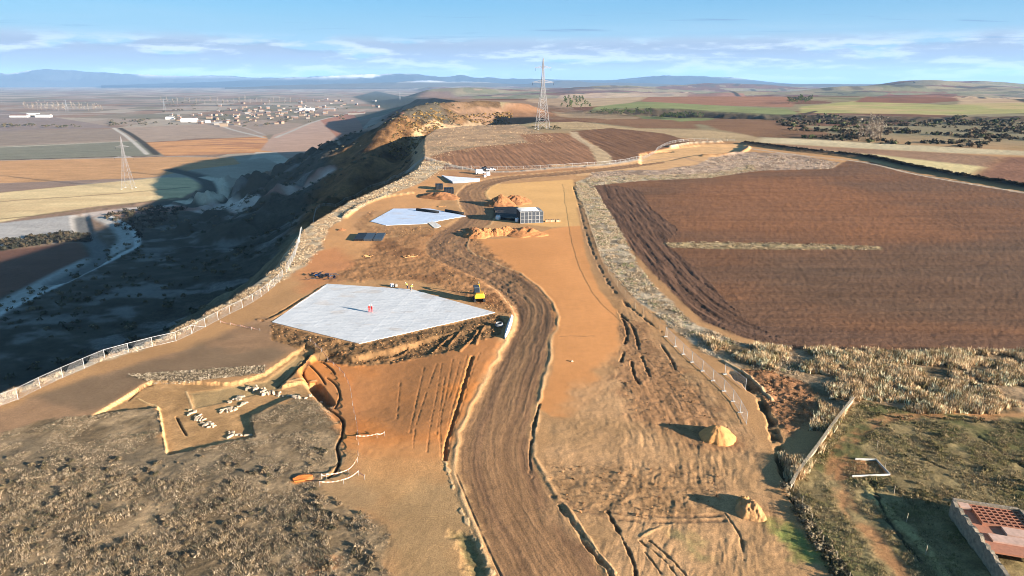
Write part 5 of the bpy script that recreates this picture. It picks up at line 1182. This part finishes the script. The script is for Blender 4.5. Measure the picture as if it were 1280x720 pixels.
# ------------------------------------------------------------------ low frame, ruin
def kerb_frame():
    q = [np.array(at(*p)) for p in ((1069,575),(1095,576),(1112,594.5),(1065,596.5))]; t = thing('low_wall', 'thin white three sided low wall on the bare patch of the plot', 'low wall', q[0])
    for a, b in zip(q[:-1], q[1:]):
        d = b-a; c = (a+b)/2-q[0]; k = MB(); k.box((c[0], c[1], c[2]+.14), (np.linalg.norm(d[:2])+.05, .12, .30), math.atan2(d[1], d[0])); k.build('wall_side', 'concrete', t, bevel=.02)
kerb_frame()
def ruin():
    p0 = np.array(at(1186, 640)); t = thing('ruined_building', 'roofless rubble and brick ruin with red honeycomb floor at bottom right', 'ruin', p0)
    W0 = [np.array(G([p])[0]) for p in ((1184,643),(1204,670),(1226,700),(1250,736),(1290,800))]
    hs = [2.1, 1.95, 2.0, 1.7, 1.6]; rd_ = random.Random(8)
    w = MB(); n = 30; P = smooth_line(W0, n=8); L_ = np.r_[0, np.cumsum(np.hypot(*(P[1:]-P[:-1]).T))]; s = np.linspace(0, L_[-1], 46); P = np.stack([np.interp(s, L_, P[:, 0]), np.interp(s, L_, P[:, 1])], -1)
    V = []
    for i in range(len(P)):
        d = P[min(i+1, len(P)-1)]-P[max(i-1, 0)]; d /= np.linalg.norm(d); nn = np.array([-d[1], d[0]]);  nn = nn if nn[0] > 0 else -nn
        h = 2.0-0.25*i/len(P)+rd_.gauss(0, .10); g0 = float(hz(*P[i]))-p0[2]-.3; j = rd_.gauss(0, .05)
        for (o_, z) in ((0+j, g0), (0.0+j, h*.5), (.06+j, h), (.5+j, h+rd_.gauss(0, .05)), (.55+j, h*.5), (.6+j, g0)): V.append((P[i][0]-p0[0]+nn[0]*o_, P[i][1]-p0[1]+nn[1]*o_, z))
    F = []
    for i in range(len(P)-1):
        for k in range(5): a = i*6+k; F.append((a, a+1, a+7, a+6))
    F.append((0, 5, 4, 3, 2, 1)); w.V = V; w.F = F; w.build('wall', 'rubble_wall', t)
    # back wall and floor deck
    A = np.array(G([(1186, 641)])[0]); Bk = np.array(G([(1320, 662)])[0]); e = Bk-A; le = np.linalg.norm(e); e /= le; f = P[20]-A; f /= np.linalg.norm(f)
    def pt(u, v, z): q = A+e*u+f*v; return (q[0]-p0[0], q[1]-p0[1], z)
    b = MB(); zt = 1.75
    def slab(u0, u1, v0, v1, z0, z1, mb): mb.add([pt(u0, v0, z0), pt(u1, v0, z0), pt(u1, v1, z0), pt(u0, v1, z0), pt(u0, v0, z1), pt(u1, v0, z1), pt(u1, v1, z1), pt(u0, v1, z1)], [(0,3,2,1),(4,5,6,7),(0,1,5,4),(1,2,6,5),(2,3,7,6),(3,0,4,7)])
    bw_ = MB(); slab(.2, 7.0, -.35, .0, -.5, 1.9, bw_); bw_.build('wall', 'rubble_wall', t)
    dk = MB(); slab(.5, 10, .02, 8.8, 1.15, 1.35, dk); dk.build('floor_deck', 'brick', t)
    
    for q in ((.55, 1.7, .1, 1.1, 1.36, 1.72), (3.6, 9.0, 3.9, 5.4, 1.36, 1.62), (1.6, 7.5, 5.6, 7.0, 1.36, 1.55)): pl_ = MB(); slab(*q, pl_); pl_.build('plaster_slab', 'plaster', t)
    g_ = MB(); 
    for i in range(9):
        u = 1.8+i*.62; slab(u, u+.13, .15, 3.85, 1.36, 1.68, g_)
    for j in range(7):
        v = .15+j*.6; slab(1.75, 6.95, v, v+.13, 1.36, 1.70, g_)
    g_.build('brick_grid', 'brick', t)
    ir = MB(); slab(7.0, 7.35, .0, 3.8, -.3, 1.9, ir); ir.build('wall', 'rubble_wall', t)
    for k in range(40):
        q = W0[0]+(W0[2]-W0[0])*rd_.random()+np.array([rd_.uniform(-6, -1), rd_.uniform(-3, 2)]); 
    return t
ruin()
# ------------------------------------------------------------------ vehicles
def van(px, py, rz, label, body='white_paint', L_=5.4, W2=2.0, H_=2.4, pick=False):
    x, y, z = at(px, py); t = thing('pickup_truck' if pick else 'van', label, 'pickup' if pick else 'van', (x, y, z), rz); w = W2/2
    pr = [(0, .35), (L_, .35), (L_, .95), (L_-.9, 1.15), (L_-1.7, H_-.05), (.1, H_), (0, H_-.3)] if not pick else [(0, .35), (L_, .35), (L_, .9), (L_-1.2, 1.05), (L_-1.9, H_-.6), (L_-3.2, H_-.6), (L_-3.5, 1.05), (0, 1.05)]
    n = len(pr); b = MB(); b.add([(a, -w, c) for a, c in pr]+[(a, w, c) for a, c in pr], [tuple(range(n)), tuple(range(2*n-1, n-1, -1))]+[(i, i+n, (i+1) % n+n, (i+1) % n) for i in range(n)]); b.build('body', body, t, bevel=.08)
    g_ = MB()
    for s in (-1, 1): g_.box((L_-2.1, s*(w+.01), H_*.68), (1.0, .04, .55))
    g_.build('side_window', 'glass_dark', t); g_ = MB(); g_.box((L_-1.3, 0, (H_+1.1)/2), (.05, W2*.85, (H_-1.1)*1.0), ry=-.6); g_.build('windscreen', 'glass_dark', t)
    for a in (1.0, L_-1.0):
        for s in (-1, 1): q = MB(); q.bar((a, s*(w-.22), .36), (a, s*(w+.02), .36), .36, 14); q.build('wheel', 'rubber', t)
    return t
van(594.5, 217.5, 0.2, 'white van parked at the end of the third slab'); van(601, 214.2, 0.9, 'dark grey pickup parked behind the white van', 'steel_dark', pick=True, H_=2.2); van(608, 214.5, 0.05, 'white pickup rightmost of the parked vehicles', pick=True, H_=2.2)
def excavator():
    x, y, z = at(598.5, 375.5); t = thing('excavator', 'yellow excavator with dark cab behind the right part of the big sheet', 'excavator', (x, y, z), math.radians(100)); z0 = .0
    for s in (-1, 1):
        b = MB(); pr = [(-1.5, .25), (-1.3, .05), (1.3, .05), (1.5, .25), (1.5, .5), (1.25, .72), (-1.25, .72), (-1.5, .5)]; n = len(pr)
        b.add([(a, s*1.0-.22, c) for a, c in pr]+[(a, s*1.0+.22, c) for a, c in pr], [tuple(range(n)), tuple(range(2*n-1, n-1, -1))]+[(i, i+n, (i+1) % n+n, (i+1) % n) for i in range(n)]); tr = b.build('track', 'rubber', t, bevel=.04)
        q = MB(); 
        for a in (-1.1, -.4, .4, 1.1): q.bar((a, s*1.0-.25, .38), (a, s*1.0+.25, .38), .22, 12)
        q.build('roller', 'steel_dark', tr)
    b = MB(); b.box((0, 0, .85), (1.7, 1.6, .3)); b.build('undercarriage', 'steel_dark', t)
    b = MB(); b.box((-.5, 0, 1.45), (2.6, 2.2, .9), taper=.95); b.box((-1.3, 0, 1.95), (1.1, 2.0, .35), taper=.85); b.build('body', 'yellow', t, bevel=.1)
    b = MB(); b.box((.35, .42, 2.3), (1.9, 1.35, 1.9), taper=.9); cb = b.build('cab', 'steel_dark', t, bevel=.06); g_ = MB(); g_.box((.35, .42, 2.5), (1.92, 1.1, 1.0), taper=.93); g_.box((.35, .42, 2.5), (1.6, 1.38, 1.0), taper=.93); g_.build('window', 'glass_dark', cb)
    b = MB(); pts = [(.9, -.35, 1.4), (2.0, -.35, 2.9), (3.4, -.35, 3.1)]
    for p, q in zip(pts[:-1], pts[1:]): b.bar(p, q, .26, 4, .2)
    b.build('boom', 'yellow', t); b = MB(); b.bar((3.35, -.35, 3.2), (4.2, -.35, 1.1), .18, 4, .13); b.build('arm', 'yellow', t)
    b = MB(); b.add([(4.1, -.8, 1.1), (4.5, -.8, .5), (3.9, -.8, .2), (3.7, -.8, .8), (4.1, .1, 1.1), (4.5, .1, .5), (3.9, .1, .2), (3.7, .1, .8)], [(0,1,2,3),(7,6,5,4),(0,4,5,1),(1,5,6,2),(3,2,6,7),(0,3,7,4)]); b.build('bucket', 'steel_dark', t)
    b = MB(); b.bar((1.2, -.35, 1.5), (2.1, -.35, 2.5), .07, 8); b.bar((2.3, -.35, 3.15), (3.3, -.35, 3.35), .06, 8); b.build('hydraulic_cylinder', 'galv', t)
    t.scale = (1.1, 1.1, 1.1)
excavator()
# ------------------------------------------------------------------ people
def skin(name, V, E_, R_, m, parent):
    me = bpy.data.meshes.new(name); me.from_pydata(V, E_, []); me.materials.append(MATS[m]); o = bpy.data.objects.new(name, me); C.objects.link(o)
    if parent is not None: o.parent = parent
    o.modifiers.new('s', 'SKIN'); sk = me.skin_vertices[0].data
    for i, r in enumerate(R_): sk[i].radius = (r, r)
    sk[0].use_root = True; sb = o.modifiers.new('u', 'SUBSURF'); sb.levels = 1; sb.render_levels = 1; return o
def person(px, py, rz, label, top, leg, hat='helmet', bend=0.0, arm=0.3, group=None):
    x, y, z = at(px, py); z += 0.12; t = thing('person', label, 'person', (x, y, z), rz, group)
    s, c = math.sin(bend), math.cos(bend)
    def T_(v): return (v[0]+(v[2]-.95)*s, v[1], .95+(v[2]-.95)*c) if v[2] > .95 else v
    B_ = [(0,0,.95),(0,0,1.18),(0,0,1.42),(0,0,1.52),(.02,0,1.62),(.02,0,1.74),(0,.19,1.42),(.05,.25,1.15),(arm,.24,.98),(arm+.08,.23,.92),(0,-.19,1.42),(.05,-.25,1.15),(arm,-.24,.98),(arm+.08,-.23,.92),(0,.10,.88),(.03,.12,.50),(-.02,.13,.10),(.14,.13,.04),(0,-.10,.88),(.03,-.12,.50),(-.02,-.13,.10),(.14,-.13,.04)]
    B_ = [T_(v) for v in B_]; E_ = [(0,1),(1,2),(2,3),(3,4),(4,5),(2,6),(6,7),(7,8),(8,9),(2,10),(10,11),(11,12),(12,13),(0,14),(14,15),(15,16),(16,17),(0,18),(18,19),(19,20),(20,21)]
    R_ = [.14,.13,.15,.06,.09,.07,.07,.05,.035,.03,.07,.05,.035,.03,.09,.065,.045,.04,.09,.065,.045,.04]
    skin('body', B_, E_, R_, 'skin', t)
    J = [0,1,2,6,7,8,10,11,12]; mp = {k: i for i, k in enumerate(J)}
    skin('jacket', [B_[k] for k in J], [(mp[a], mp[b]) for a, b in E_ if a in mp and b in mp], [.175,.165,.185,.10,.078,.06,.10,.078,.06], top, t)
    J = [0,14,15,16,18,19,20]; mp = {k: i for i, k in enumerate(J)}
    skin('trousers', [B_[k] for k in J], [(mp[a], mp[b]) for a, b in E_ if a in mp and b in mp], [.165,.115,.09,.07,.115,.09,.07], leg, t)
    h = MB(); hp = B_[5]
    for k in range(4): h.bar((hp[0], 0, hp[2]-.02+.035*k), (hp[0], 0, hp[2]+.015+.035*k), .135*math.cos(k*.32), 12, .135*math.cos((k+1)*.32))
    h.bar((hp[0]+.02, 0, hp[2]-.03), (hp[0]+.02, 0, hp[2]-.01), .165, 12); h.build('helmet', hat, t, sm=False)
person(462.0, 391, 2.0, 'worker in red walking on the big white sheet, left of the pair', 'red', 'red', bend=.1)
person(465.0, 391, 0.4, 'worker in red standing on the big white sheet, right of the pair', 'red', 'red', arm=.1)
person(509.5, 362, 2.6, 'worker in yellow vest bending at the back edge of the big sheet', 'hivis', 'navy', bend=.7, arm=.5)
person(513.5, 364, 1.0, 'worker in pale clothes crouched over the seam of the big sheet', 'hivis', 'house_white', bend=.9, arm=.6)
# a small stone and a red-white marker on the graded earth
x, y, z = at(715, 452); o = MB().box((0, 0, .12), (.5, .35, .25), .4, taper=.7).build('stone_block', 'stone', bevel=.05); o.location = (x, y, z); tag(o, 'single pale stone lying on the orange graded earth', 'stone')
